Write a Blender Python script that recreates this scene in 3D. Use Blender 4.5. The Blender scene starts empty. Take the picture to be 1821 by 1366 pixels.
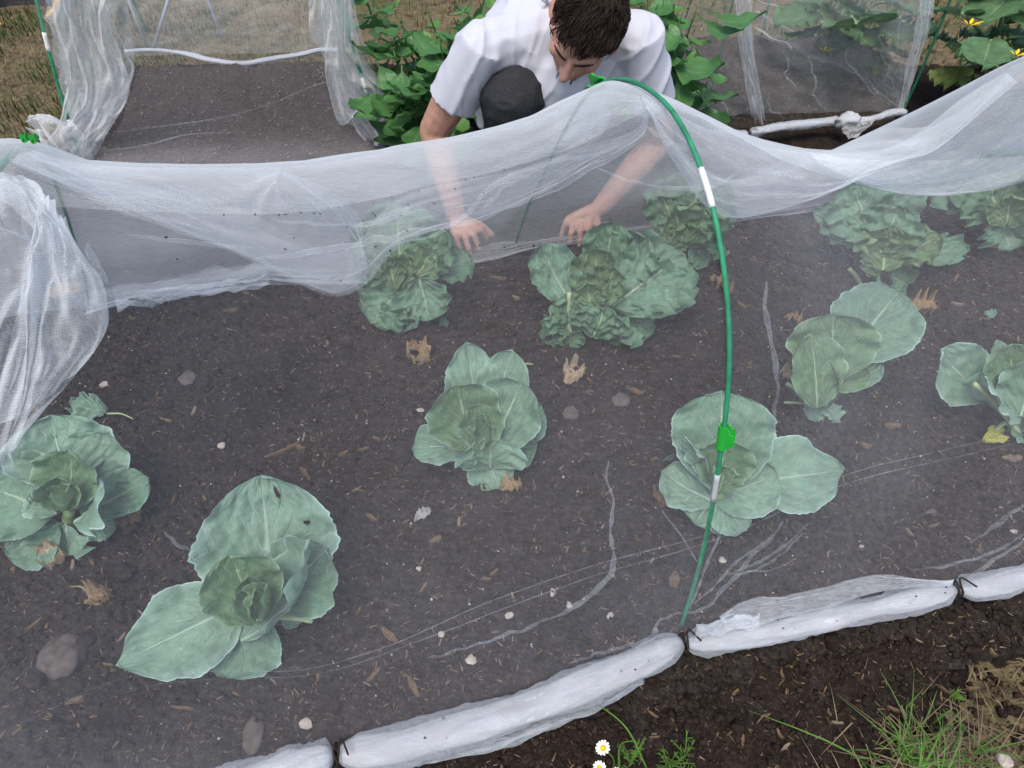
import bpy, bmesh, math, random
import numpy as np
from mathutils import Vector, Matrix, Quaternion
from mathutils.bvhtree import BVHTree

SC = bpy.context.scene
COL = SC.collection
random.seed(7)
RNG = np.random.default_rng(7)

# ------------------------------------------------------------------ camera, sky, sun, exposure
PITCH, CAM_H, FPX = math.radians(46.0), 1.12, 1262.0
cam_d = bpy.data.cameras.new('camera')
cam = bpy.data.objects.new('camera', cam_d)
COL.objects.link(cam)
cam.location = (0, 0, CAM_H)
cam.rotation_euler = (math.pi / 2 - PITCH, 0, 0)
cam_d.sensor_width = 36.0
cam_d.lens = FPX / 1821.0 * 36.0
cam_d.clip_start = 0.02
cam_d.clip_end = 500
SC.camera = cam

SUN_EL, SUN_ROT = math.radians(66), math.radians(200)
w = bpy.data.worlds.new('World')
SC.world = w
w.use_nodes = True
wn = w.node_tree
sky = wn.nodes.new('ShaderNodeTexSky')
sky.sky_type = 'NISHITA'
sky.sun_disc = False
sky.sun_elevation = SUN_EL
sky.sun_rotation = SUN_ROT
sky.air_density = 1.0
sky.dust_density = 3.0
bg = wn.nodes['Background']
bg.inputs['Strength'].default_value = 0.125
wn.links.new(sky.outputs[0], bg.inputs['Color'])

sun_d = bpy.data.lights.new('sun', 'SUN')
sun = bpy.data.objects.new('sun', sun_d)
COL.objects.link(sun)
sun_d.energy = 1.5
sun_d.angle = math.radians(30)
sun_d.color = (1.0, 0.96, 0.90)
sdir = Vector((math.sin(SUN_ROT) * math.cos(SUN_EL), math.cos(SUN_ROT) * math.cos(SUN_EL), math.sin(SUN_EL)))
sun.rotation_euler = sdir.to_track_quat('Z', 'Y').to_euler()

SC.view_settings.view_transform = 'Standard'
SC.view_settings.look = 'None'
SC.view_settings.exposure = 0.68
SC.view_settings.gamma = 1.0
SC.render.engine = 'CYCLES'
SC.cycles.transparent_max_bounces = 48
SC.cycles.max_bounces = 8

# ------------------------------------------------------------------ measuring helpers
CF = Vector((0, math.cos(PITCH), -math.sin(PITCH)))
CU = Vector((0, math.sin(PITCH), math.cos(PITCH)))
CR = Vector((1, 0, 0))
CO = Vector((0, 0, CAM_H))


def ray(px, py):
    return CF + CR * ((px - 910.5) / FPX) + CU * ((683 - py) / FPX)


def P(px, py, z=0.0):
    d = ray(px, py)
    return CO + d * ((z - CAM_H) / d.z)


def PY(px, py, y):
    d = ray(px, py)
    return CO + d * (y / d.y)


def PV(px, py, A, D):
    """ray meets the upright plane through A along horizontal direction D"""
    d = ray(px, py)
    n = Vector((D[1], -D[0], 0))
    return CO + d * ((Vector(A) - CO).dot(n) / d.dot(n))


def mpp(p):
    """metres per photo pixel at p"""
    return (Vector(p) - CO).dot(CF) / FPX


def hashgrid(ix, iy, seed):
    n = (ix.astype(np.int64) * 374761393 + iy.astype(np.int64) * 668265263 + seed * 974634757) & 0xFFFFFFFF
    n = ((n ^ (n >> 13)) * 1274126177) & 0xFFFFFFFF
    return ((n ^ (n >> 16)) & 0xFFFF) / 65535.0


def vnoise(x, y, seed=0):
    x = np.asarray(x, float); y = np.asarray(y, float)
    ix = np.floor(x); iy = np.floor(y)
    fx = x - ix; fy = y - iy
    fx = fx * fx * (3 - 2 * fx); fy = fy * fy * (3 - 2 * fy)
    a = hashgrid(ix, iy, seed); b = hashgrid(ix + 1, iy, seed)
    c = hashgrid(ix, iy + 1, seed); d = hashgrid(ix + 1, iy + 1, seed)
    return ((a * (1 - fx) + b * fx) * (1 - fy) + (c * (1 - fx) + d * fx) * fy) * 2 - 1


def fbm(x, y, seed=0, octv=4, gain=0.5):
    s = 0; a = 1.0; f = 1.0
    for k in range(octv):
        s = s + a * vnoise(np.asarray(x) * f + 17.3 * k, np.asarray(y) * f - 9.1 * k, seed + k)
        a *= gain; f *= 2.0
    return s


def resample(pts, n, smooth=True):
    p = np.array([tuple(q) for q in pts], float)
    if len(p) == 1:
        return np.repeat(p, n, 0)
    seg = np.linalg.norm(np.diff(p, axis=0), axis=1)
    t = np.concatenate([[0], np.cumsum(seg)])
    tt = np.linspace(0, t[-1], n)
    if smooth and len(p) > 2:
        m = np.gradient(p, t + np.arange(len(t)) * 1e-9, axis=0)
        k = np.clip(np.searchsorted(t, tt, side='right') - 1, 0, len(p) - 2)
        h = (t[k + 1] - t[k])[:, None] + 1e-12
        u = ((tt - t[k])[:, None]) / h
        return ((2 * u**3 - 3 * u**2 + 1) * p[k] + (u**3 - 2 * u**2 + u) * h * m[k]
                + (-2 * u**3 + 3 * u**2) * p[k + 1] + (u**3 - u**2) * h * m[k + 1])
    return np.stack([np.interp(tt, t, p[:, i]) for i in range(p.shape[1])], 1)


# ------------------------------------------------------------------ object helpers
def link(name, me, mat=None, parent=None, smooth=True):
    if mat is not None:
        for m in (mat if isinstance(mat, (list, tuple)) else [mat]):
            me.materials.append(m)
    if smooth:
        me.polygons.foreach_set('use_smooth', np.ones(len(me.polygons), bool))
    o = bpy.data.objects.new(name, me)
    COL.objects.link(o)
    if parent is not None:
        o.parent = parent
        o.matrix_parent_inverse = Matrix.Translation(-parent.location)
    return o


def mesh_obj(name, verts, faces, mat=None, parent=None, smooth=True, uv=None):
    me = bpy.data.meshes.new(name)
    me.from_pydata([tuple(v) for v in verts], [], [tuple(f) for f in faces])
    if uv is not None:
        lay = me.uv_layers.new(name='UVMap')
        idx = np.empty(len(me.loops), np.int32)
        me.loops.foreach_get('vertex_index', idx)
        lay.data.foreach_set('uv', np.asarray(uv, np.float32)[idx].ravel())
    me.update()
    return link(name, me, mat, parent, smooth)


def quad_mesh_obj(name, V, quads, mat, parent=None, smooth=True):
    """fast path for large joined meshes"""
    V = np.asarray(V, np.float32); quads = np.asarray(quads, np.int32)
    k = quads.shape[1]
    me = bpy.data.meshes.new(name)
    me.vertices.add(len(V)); me.vertices.foreach_set('co', V.ravel())
    me.loops.add(quads.size); me.loops.foreach_set('vertex_index', quads.ravel())
    me.polygons.add(len(quads))
    me.polygons.foreach_set('loop_start', np.arange(0, quads.size, k, dtype=np.int32))
    me.update(calc_edges=True)
    return link(name, me, mat, parent, smooth)


def grid_faces(nu, nv, wrap=False):
    f = []
    for i in range(nv - 1):
        for j in range(nu - (0 if wrap else 1)):
            j2 = (j + 1) % nu
            f.append((i * nu + j, i * nu + j2, (i + 1) * nu + j2, (i + 1) * nu + j))
    return f


def grid_obj(name, G, mat, parent=None, uv=True):
    nv, nu = G.shape[:2]
    UV = np.stack(np.meshgrid(np.linspace(0, 1, nu), np.linspace(0, 1, nv)), -1).reshape(-1, 2) if uv is True else uv
    return mesh_obj(name, G.reshape(-1, 3), grid_faces(nu, nv), mat, parent, True, UV)


def tube_geo(pts, rad, ns=8, n=None, smooth=True, cap=True):
    p = resample(pts, n or max(2, len(pts) * 3), smooth)
    n = len(p)
    r = np.interp(np.linspace(0, 1, n), np.linspace(0, 1, len(np.atleast_1d(rad))), np.atleast_1d(rad)) if np.ndim(rad) else np.full(n, rad)
    t = np.gradient(p, axis=0); t /= np.linalg.norm(t, axis=1)[:, None] + 1e-12
    ref = np.array([0, 0, 1.0]) if abs(t[0][2]) < .9 else np.array([1.0, 0, 0])
    V = []; 
    a = np.cross(t[0], ref); a /= np.linalg.norm(a)
    for i in range(n):
        a = a - t[i] * np.dot(a, t[i]); a /= np.linalg.norm(a) + 1e-12
        b = np.cross(t[i], a)
        for k in range(ns):
            th = 2 * math.pi * k / ns
            V.append(p[i] + r[i] * (math.cos(th) * a + math.sin(th) * b))
    F = grid_faces(ns, n, True)
    if cap:
        F.append(tuple(range(ns))[::-1]); F.append(tuple(range((n - 1) * ns, n * ns)))
    return V, F


def merge(geos):
    V = []; F = []
    for v, f in geos:
        o = len(V)
        V.extend(v); F.extend([tuple(i + o for i in q) for q in f])
    return V, F


def tube(name, pts, rad, mat, parent=None, **k):
    V, F = tube_geo(pts, rad, **k)
    return mesh_obj(name, V, F, mat, parent)


def tag(o, label, cat=None, group=None, kind=None):
    if label: o['label'] = label
    if cat: o['category'] = cat
    if group: o['group'] = group
    if kind: o['kind'] = kind
    return o


def empty(name, loc, label, cat, group=None):
    o = bpy.data.objects.new(name, None)
    o.empty_display_size = .05
    COL.objects.link(o)
    o.location = loc
    return tag(o, label, cat, group)


# ------------------------------------------------------------------ materials
class NT:
    def __init__(s, name):
        s.m = bpy.data.materials.new(name); s.m.use_nodes = True
        s.t = s.m.node_tree; s.n = s.t.nodes; s.l = s.t.links
        s.out = s.n['Material Output']; s.b = s.n['Principled BSDF']

    def add(s, typ, **k):
        x = s.n.new('ShaderNode' + typ)
        for a, v in k.items(): setattr(x, a, v)
        return x

    def set(s, sock, v):
        if hasattr(v, 'is_linked'): s.l.new(v, sock)
        else: sock.default_value = v

    def math(s, op, a, b=0.0, c=0.0, clamp=False):
        x = s.add('Math', operation=op, use_clamp=clamp)
        for i, v in enumerate((a, b, c)): s.set(x.inputs[i], v)
        return x.outputs[0]

    def mix(s, f, a, b):
        x = s.add('Mix', data_type='RGBA')
        s.set(x.inputs[0], f)
        for i, v in ((6, a), (7, b)):
            s.set(x.inputs[i], v if hasattr(v, 'is_linked') else (*v, 1))
        return x.outputs[2]

    def noise(s, scale, vec=None, detail=4, rough=.55, dist=0.0):
        x = s.add('TexNoise')
        x.inputs['Scale'].default_value = scale; x.inputs['Detail'].default_value = detail
        x.inputs['Roughness'].default_value = rough; x.inputs['Distortion'].default_value = dist
        if vec is not None: s.l.new(vec, x.inputs['Vector'])
        return x.outputs['Fac']

    def ramp(s, f, a, b, lo=0.0, hi=1.0):
        x = s.add('MapRange'); x.clamp = True
        s.l.new(f, x.inputs[0])
        for i, v in enumerate((a, b, lo, hi)): x.inputs[i + 1].default_value = v
        return x.outputs[0]

    def pos(s):
        return s.add('NewGeometry').outputs['Position']

    def obj(s):
        return s.add('TexCoord').outputs['Object']

    def bump(s, h, strength=.5, dist=.01):
        x = s.add('Bump'); x.inputs['Strength'].default_value = strength; x.inputs['Distance'].default_value = dist
        s.l.new(h, x.inputs['Height']); s.l.new(x.outputs[0], s.b.inputs['Normal'])

    def base(s, col, rough=.7, spec=.3):
        s.set(s.b.inputs['Base Color'], col if hasattr(col, 'is_linked') else (*col, 1))
        s.set(s.b.inputs['Roughness'], rough)
        s.b.inputs['Specular IOR Level'].default_value = spec


def mat_plain(name, col, rough=.6, spec=.3, var=.15, scale=60, bump=0.0):
    k = NT(name)
    n = k.noise(scale, k.obj())
    c2 = tuple(min(1, c * (1 + var)) for c in col); c1 = tuple(c * (1 - var) for c in col)
    k.base(k.mix(k.ramp(n, .3, .7), c1, c2), rough, spec)
    if bump: k.bump(n, bump, .002)
    return k.m


def mat_soil(name, dark, light, warm, dark_spot=None):
    k = NT(name); p = k.pos()
    n1 = k.noise(9, p, 6, .62); n2 = k.noise(95, p, 5, .65); n3 = k.noise(330, p, 3, .6)
    c = k.mix(k.ramp(n1, .35, .68), dark, warm)
    c = k.mix(k.ramp(n2, .45, .75), c, light)
    c = k.mix(k.ramp(n3, .62, .74), c, tuple(v * 2.4 for v in light))
    if dark_spot is not None:  # irregular darker patch in the soil colour around the given point
        m = k.add('VectorMath', operation='DISTANCE'); k.l.new(p, m.inputs[0]); m.inputs[1].default_value = dark_spot
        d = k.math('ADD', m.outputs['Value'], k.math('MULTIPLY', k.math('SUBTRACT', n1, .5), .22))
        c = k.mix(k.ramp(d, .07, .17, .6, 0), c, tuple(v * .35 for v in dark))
    k.base(c, .95, .12)
    h = k.math('ADD', k.math('MULTIPLY', n2, .7), k.math('MULTIPLY', n3, .4))
    k.bump(h, .9, .012)
    return k.m


def mat_net(name, alpha, tint=(.88, .92, .96), vary=.35, cmin=.10):
    """fine woven net: thin threads with gaps; seen more slanting the threads close up"""
    k = NT(name); p = k.pos()
    k.n.remove(k.b)
    g = k.add('NewGeometry')
    d = k.add('VectorMath', operation='DOT_PRODUCT')
    k.l.new(g.outputs['Normal'], d.inputs[0]); k.l.new(g.outputs['Incoming'], d.inputs[1])
    c = k.math('MAXIMUM', k.math('ABSOLUTE', d.outputs['Value']), cmin)
    def thread(vec):
        q = k.add('VectorMath', operation='DOT_PRODUCT'); k.l.new(p, q.inputs[0]); q.inputs[1].default_value = vec
        return k.math('SINE', k.math('MULTIPLY', q.outputs['Value'], 2 * math.pi / .0026))
    weave = k.math('MULTIPLY', k.math('ADD', thread((.974, .228, 0)), thread((-.15, .55, .82))), .10)
    mp = k.add('Mapping'); mp.inputs['Scale'].default_value = (60, 300, 60); k.l.new(p, mp.inputs['Vector'])
    n = k.noise(1.0, mp.outputs[0], 2, .5); n2 = k.noise(4, p, 3, .55)
    a = k.math('MULTIPLY', alpha, k.math('ADD', k.ramp(n, .3, .7, 1 - vary * .6, 1 + vary * .6), k.math('ADD', weave, k.ramp(n2, .3, .7, -vary * .6, vary * .6))))
    clear = k.math('POWER', k.math('SUBTRACT', 1.0, a), k.math('DIVIDE', 1.0, c))
    al = k.math('MINIMUM', k.math('SUBTRACT', 1.0, clear), .97)
    df = k.add('BsdfDiffuse'); df.inputs['Color'].default_value = (*tint, 1)
    tl = k.add('BsdfTranslucent'); tl.inputs['Color'].default_value = (*tint, 1)
    m1 = k.add('MixShader'); m1.inputs[0].default_value = .42
    k.l.new(df.outputs[0], m1.inputs[1]); k.l.new(tl.outputs[0], m1.inputs[2])
    tr = k.add('BsdfTransparent')
    m2 = k.add('MixShader'); k.l.new(al, m2.inputs[0])
    k.l.new(tr.outputs[0], m2.inputs[1]); k.l.new(m1.outputs[0], m2.inputs[2])
    k.l.new(m2.outputs[0], k.out.inputs['Surface'])
    return k.m


def mat_leaf(name, col, vein, nv=4.6, slope=.85, vs=.55, retic=9, gloss=.5, mottled=.25, edge=None):
    """UV: x = -1..1 across the blade (stored 0..1), y along the midrib"""
    k = NT(name)
    uv = k.add('TexCoord').outputs['UV']
    sp = k.add('SeparateXYZ'); k.l.new(uv, sp.inputs[0])
    pz = k.obj()
    wob = k.math('MULTIPLY', k.math('SUBTRACT', k.noise(5, uv, 2), .5), .13)
    s = k.math('MULTIPLY', k.math('SUBTRACT', sp.outputs[0], .5), 2.0)
    sa = k.math('ABSOLUTE', k.math('ADD', s, k.math('MULTIPLY', wob, .25)))
    t = sp.outputs[1]
    side = k.math('MULTIPLY', k.math('GREATER_THAN', s, 0.0), .45)
    q = k.math('ADD', k.math('MULTIPLY', k.math('SUBTRACT', k.math('ADD', t, k.math('MULTIPLY', wob, .5)), k.math('MULTIPLY', k.math('POWER', sa, .85), slope)), nv), side)
    fr = k.math('ABSOLUTE', k.math('SUBTRACT', k.math('FRACT', q), .5))
    lat = k.math('SUBTRACT', 1.0, k.math('DIVIDE', fr, k.math('SUBTRACT', .075, k.math('MULTIPLY', sa, .045))), clamp=True)
    lat = k.math('MULTIPLY', lat, k.math('SUBTRACT', 1.0, k.math('MULTIPLY', sa, .6)))
    mid = k.math('SUBTRACT', 1.0, k.math('DIVIDE', sa, k.math('SUBTRACT', .11, k.math('MULTIPLY', t, .098))), clamp=True)
    vo = k.add('TexVoronoi', feature='DISTANCE_TO_EDGE'); vo.inputs['Scale'].default_value = retic
    mw = k.add('Mapping'); mw.inputs['Scale'].default_value = (1.3, 1, 1); k.l.new(uv, mw.inputs[0])
    nw = k.add('TexNoise'); nw.inputs['Scale'].default_value = 7
    k.l.new(uv, nw.inputs['Vector'])
    va = k.add('VectorMath', operation='MULTIPLY_ADD')
    k.l.new(nw.outputs['Color'], va.inputs[0]); va.inputs[1].default_value = (.12, .12, 0); k.l.new(mw.outputs[0], va.inputs[2])
    k.l.new(va.outputs[0], vo.inputs['Vector'])
    ret = k.math('MULTIPLY', k.math('SUBTRACT', 1.0, k.math('DIVIDE', vo.outputs['Distance'], .035), clamp=True), .42)
    v = k.math('MAXIMUM', k.math('MAXIMUM', lat, mid), ret)
    v = k.math('MULTIPLY', v, vs)
    n = k.noise(22, pz, 5, .6); n2 = k.noise(160, pz, 2, .5)
    c = k.mix(k.ramp(n, .3, .7), tuple(x * (1 - mottled) for x in col), tuple(x * (1 + mottled) for x in col))
    c = k.mix(k.ramp(n2, .3, .7, 0, .18), c, tuple(x * .6 for x in col))
    if edge is not None:
        c = k.mix(k.ramp(sa, .75, 1.0, 0, .4), c, edge)
        rim = k.math('MAXIMUM', k.ramp(sa, .955, .985), k.ramp(t, .97, .99))
        c = k.mix(k.math('MULTIPLY', rim, .75), c, tuple(min(1, x * 1.35) for x in edge))
    bf = k.add('NewGeometry').outputs['Backfacing']
    c = k.mix(k.math('MULTIPLY', bf, .55), c, tuple(min(1, x * 1.45 + .03) for x in col))
    c = k.mix(v, c, vein)
    sp_ = k.math('MULTIPLY', k.ramp(k.noise(420, pz, 1, .5), .74, .78), .5)
    c = k.mix(sp_, c, tuple(x * .35 for x in col))
    k.base(c, gloss, .35)
    h = k.math('SUBTRACT', k.math('MULTIPLY', k.noise(60, pz, 3), .6), k.math('MULTIPLY', v, 1.0))
    k.bump(h, .55, .004)
    tl = k.add('BsdfTranslucent')
    k.l.new(k.mix(.4, c, tuple(min(1, x * 1.6) for x in vein)), tl.inputs['Color'])
    ms = k.add('MixShader'); ms.inputs[0].default_value = .14
    k.l.new(k.b.outputs[0], ms.inputs[1]); k.l.new(tl.outputs[0], ms.inputs[2])
    k.l.new(ms.outputs[0], k.out.inputs['Surface'])
    return k.m


def mat_ground():
    k = NT('dry_turf'); p = k.pos()
    n1 = k.noise(2.2, p, 5, .6); n2 = k.noise(45, p, 5, .7); n3 = k.noise(12, p, 4, .6)
    c = k.mix(k.ramp(n1, .38, .62), (.16, .115, .07), (.075, .085, .03))
    c = k.mix(k.ramp(n2, .4, .7), c, (.24, .19, .11))
    c = k.mix(k.ramp(n3, .55, .7), c, (.06, .045, .03))
    k.base(c, .95, .1)
    k.bump(n2, .9, .02)
    return k.m


M = {}
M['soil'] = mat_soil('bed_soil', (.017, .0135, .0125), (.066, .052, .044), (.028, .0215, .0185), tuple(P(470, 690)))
M['soil_dry'] = mat_soil('dry_bed_soil', (.040, .032, .027), (.105, .085, .070), (.055, .044, .037))
M['soil_wet'] = mat_soil('dark_path_soil', (.012, .0085, .0075), (.055, .038, .028), (.026, .018, .014))
M['turf'] = mat_ground()
M['net'] = mat_net('fine_net', .15)
M['net_thin'] = mat_net('fine_net_single', .072, (.90, .90, .98))
M['net_fold'] = mat_net('fine_net_folded', .30)
M['net_swag'] = mat_net('fine_net_swag', .165, cmin=.20)
M['net_swag_a'] = mat_net('fine_net_swag_sheer', .125, cmin=.16)
M['net_swag_thin'] = mat_net('fine_net_swag_thin', .11, cmin=.2)
M['net_flap'] = mat_net('fine_net_flap', .17, cmin=.30)
M['net_wrap'] = mat_net('fine_net_wrapped', .33, (.60, .63, .67), cmin=.30)
M['net_crease'] = mat_net('fine_net_crease', .066, vary=.9, cmin=.16)
M['net_back'] = mat_net('older_net', .12, (.88, .89, .88))
M['net_bunch'] = mat_net('older_net_bunched', .28, (.90, .91, .91), cmin=.42)


def mat_roll(name, dirt):
    k = NT(name); p = k.obj()
    uv = k.add('TexCoord').outputs['UV']
    mp = k.add('Mapping'); mp.inputs['Scale'].default_value = (9, 4, 1); k.l.new(uv, mp.inputs[0])
    st = k.noise(1.0, mp.outputs[0], 4, .6, .6)
    n = k.noise(16, p, 5, .65); n2 = k.noise(130, p, 3, .6)
    c = k.mix(k.ramp(st, .35, .65), (.38, .39, .41), (.54, .56, .59))
    c = k.mix(k.ramp(n, .52, .75, 0, dirt), c, (.44, .38, .34))
    c = k.mix(k.ramp(n2, .72, .78, 0, dirt * .9), c, (.09, .06, .045))
    k.base(c, .85, .15)
    k.bump(st, .5, .008)
    return k.m


M['roll'] = mat_roll('rolled_net', .8)
M['roll_old'] = mat_roll('rolled_net_old', .8)
M['rod'] = mat_plain('green_coated_rod', (.028, .23, .115), .55, .35, .3, 45, .2)
M['rod_dark'] = mat_plain('dark_green_rod', (.010, .10, .05), .45, .4, .25, 120, .1)
M['sleeve'] = mat_plain('white_plastic_sleeve', (.72, .72, .70), .35, .5, .06, 80)
M['sleeve_grey'] = mat_plain('grey_plastic_sleeve', (.42, .45, .47), .35, .5, .06, 80)
M['clip'] = mat_plain('bright_green_plastic', (.015, .36, .035), .4, .5, .1, 200, .1)
M['tie'] = mat_plain('dark_twine', (.035, .025, .02), .9, .1, .3, 300, .3)
CAB = (.125, .235, .16)
M['cab'] = mat_leaf('cabbage_leaf', CAB, (.40, .52, .38), edge=(.28, .42, .35), vs=.85)
M['cab_blue'] = mat_leaf('cabbage_leaf_waxy', (.18, .305, .22), (.40, .53, .44), edge=(.34, .48, .42), vs=.8)
M['cab_in'] = mat_leaf('cabbage_heart_leaf', (.105, .20, .10), (.36, .48, .31), vs=.8, edge=(.25, .38, .26))
M['sav'] = mat_leaf('savoy_leaf', (.105, .215, .125), (.38, .50, .28), nv=6, slope=.6, retic=13, vs=.85, mottled=.35)
M['sav_lt'] = mat_leaf('savoy_leaf_waxy', (.145, .27, .18), (.40, .48, .34), nv=6, slope=.6, retic=13, vs=.85, mottled=.3)
M['sav_in'] = mat_leaf('savoy_heart_leaf', (.135, .235, .12), (.42, .52, .27), nv=6, slope=.7, retic=12, vs=.95, mottled=.35)
M['pep'] = mat_leaf('pepper_leaf', (.075, .20, .06), (.20, .38, .14), nv=6, vs=.4, gloss=.32, retic=16)
M['pep_lt'] = mat_leaf('pepper_leaf_pale', (.11, .25, .06), (.24, .40, .14), nv=6, vs=.4, gloss=.35, retic=16)
M['squash'] = mat_leaf('squash_leaf', (.085, .175, .075), (.26, .36, .20), nv=5, slope=.7, vs=.5, mottled=.4, retic=11, gloss=.6)
M['squash_y'] = mat_leaf('squash_leaf_yellowing', (.12, .17, .045), (.32, .33, .10), nv=5, slope=.7, vs=.5, mottled=.6, retic=11, gloss=.6)
M['dead'] = mat_leaf('withered_leaf', (.36, .25, .135), (.45, .33, .19), vs=.5, mottled=.4, gloss=.8)
M['dead_pale'] = mat_leaf('withered_leaf_pale', (.46, .36, .24), (.55, .45, .32), vs=.4, mottled=.3, gloss=.8)
M['dead_brown'] = mat_leaf('withered_leaf_brown', (.27, .17, .09), (.38, .27, .15), vs=.6, mottled=.45, gloss=.8)
M['yellow'] = mat_leaf('yellowed_leaf', (.46, .47, .11), (.55, .55, .22), vs=.5, mottled=.2, gloss=.7)
M['stalk'] = mat_plain('pale_stalk', (.20, .30, .13), .55, .3, .2, 60)
M['stalk_pep'] = mat_plain('pepper_stem', (.05, .12, .035), .5, .3, .25, 60)
M['cut'] = mat_plain('pale_cut_stalk', (.36, .44, .24), .6, .3, .15, 60)
M['wood'] = mat_plain('wood_chip', (.13, .085, .05), .9, .1, .45, 90, .4)
M['straw'] = mat_plain('straw', (.20, .155, .11), .9, .1, .35, 50)
M['stone'] = mat_plain('field_stone', (.095, .08, .07), .9, .15, .35, 70, .5)
M['stone_w'] = mat_plain('white_pebble', (.40, .36, .31), .85, .2, .3, 70, .3)
M['crumb'] = mat_plain('soil_crumb', (.030, .022, .017), .95, .08, .5, 30)
M['grass'] = mat_plain('grass_blade', (.075, .165, .03), .6, .25, .4, 8)
M['grass_dry'] = mat_plain('dry_grass_blade', (.20, .155, .095), .8, .15, .35, 8)
M['grass_dk'] = mat_plain('turf_grass_blade', (.05, .09, .022), .7, .2, .4, 8)
M['skin'] = mat_plain('skin', (.46, .25, .18), .5, .4, .16, 55, .25)
M['skin_red'] = mat_plain('skin_reddened', (.58, .24, .18), .5, .35, .05, 25)
M['hair'] = mat_plain('dark_brown_hair', (.026, .0165, .012), .72, .22, .4, 40)
M['shirt'] = mat_plain('white_cotton', (.54, .55, .61), .9, .15, .03, 30, .1)
M['pants'] = mat_plain('charcoal_cloth', (.032, .033, .037), .9, .15, .25, 200, .25)
M['shoe'] = mat_plain('dark_shoe', (.03, .028, .027), .7, .2, .2, 60)
M['eye'] = mat_plain('eye_white', (.6, .58, .55), .25, .5, .02)
M['metal'] = mat_plain('grey_painted_steel', (.34, .37, .42), .45, .5, .1, 60)
M['yrim'] = mat_plain('yellow_rim', (.55, .33, .02), .5, .4, .25, 25)
M['black'] = mat_plain('black_rubber', (.014, .014, .016), .7, .3, .2, 40)
M['petal'] = mat_plain('white_petal', (.78, .78, .74), .7, .2, .05)
M['petal_y'] = mat_plain('yellow_flower', (.75, .50, .01), .7, .2, .15, 200)
M['weed'] = mat_plain('weed_green', (.10, .20, .035), .6, .25, .3, 20)
M['scrap'] = mat_plain('pale_scrap', (.38, .37, .36), .85, .2, .2, 60)

# ------------------------------------------------------------------ the tunnel's own frame
N1 = P(1210, 1115); F1 = P(915, 440)
AX = Vector((1.045, .245, 0))
AXN = AX.normalized()
CROSS = (F1 - N1); CROSSN = CROSS.normalized(); WID = CROSS.length


def frame_uv(x, y):
    """ground point -> (u along the tunnel in hoop spacings, v across 0 near .. 1 far)"""
    a, b, c, d = AX.x, CROSS.x, AX.y, CROSS.y
    det = a * d - b * c
    X = np.asarray(x) - N1.x; Y = np.asarray(y) - N1.y
    return (d * X - b * Y) / det, (-c * X + a * Y) / det


def bed_z(x, y):
    u, v = frame_uv(x, y)
    m = np.clip((v + .10) / .10, 0, 1) * np.clip((1.10 - v) / .10, 0, 1)
    m = m * m * (3 - 2 * m)
    z = fbm(x * 3.2, y * 3.2, 5, 3) * .010 + fbm(x * 11, y * 11, 6, 2) * .005 + fbm(x * 22, y * 22, 11, 4, .6) * .0075
    return -.045 + .045 * m + z * (.5 + .5 * m)


# ------------------------------------------------------------------ setting: ground sheets
def ground_sheet(name, x0, x1, y0, y1, step, zf, mat, skip=None):
    nx = int((x1 - x0) / step) + 1; ny = int((y1 - y0) / step) + 1
    X, Y = np.meshgrid(np.linspace(x0, x1, nx), np.linspace(y0, y1, ny))
    Z = zf(X, Y)
    V = np.stack([X, Y, Z], -1).reshape(-1, 3)
    i = np.arange(ny - 1)[:, None] * nx + np.arange(nx - 1)[None, :]
    q = np.stack([i, i + 1, i + nx + 1, i + nx], -1).reshape(-1, 4)
    if skip is not None:
        c = V[q].mean(1)
        q = q[~skip(c[:, 0], c[:, 1])]
    o = quad_mesh_obj(name, V, q, mat)
    return o


def far_z(x, y):
    return -.085 + fbm(x * 1.1, y * 1.1, 31, 3) * .02


g = ground_sheet('ground', -60, 60, -30, 120, 1.5, lambda x, y: -.16 + 0 * x, M['turf'])
tag(g, None, kind='structure')
g = ground_sheet('lawn', -4.2, 4.2, -.4, 6.4, .03, lambda x, y: far_z(x, y) - .0 + fbm(x * 9, y * 9, 44, 3) * .008, M['turf'])
tag(g, None, kind='structure')


def bed_skip(x, y):
    u, v = frame_uv(x, y)
    return (u < -1.6) | (u > 1.75) | (v < -.14) | (v > 1.14)


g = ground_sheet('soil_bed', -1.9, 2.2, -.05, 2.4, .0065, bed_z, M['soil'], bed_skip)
tag(g, None, kind='structure')


def path_z(x, y):
    z = -.046 + fbm(x * 4, y * 4, 61, 3) * .008 + fbm(x * 26, y * 26, 67, 4, .55) * .006
    u, v = frame_uv(x, y)
    inside = np.clip(np.minimum(v + .08, 1.08 - v) / .05, 0, 1) * np.clip((1.65 - np.abs(u)) / .05, 0, 1)
    edge = np.clip((np.maximum(np.abs(x - .2) - 1.75, 0) + np.maximum(y - 2.9, 0)) / .25, 0, 1)
    # the dry turf comes through at the photograph's lower right
    corner = np.clip(((x - .42) + (.52 - y) * 1.3 - .34 + fbm(x * 9, y * 9, 71, 4) * .09) / .16, 0, 1) * (y < .8)
    return z - .10 * inside - .09 * edge - .07 * corner


g = ground_sheet('soil_path', -2.3, 2.6, -.3, 3.4, .011, path_z, M['soil_wet'])
tag(g, None, kind='structure')

# the two beds beyond the person
BL = [P(118, 345), P(735, 325), P(590, 95), P(232, 108)]
BR = [P(1180, 215), P(1620, 205), P(1560, 60), P(1190, 55)]


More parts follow.
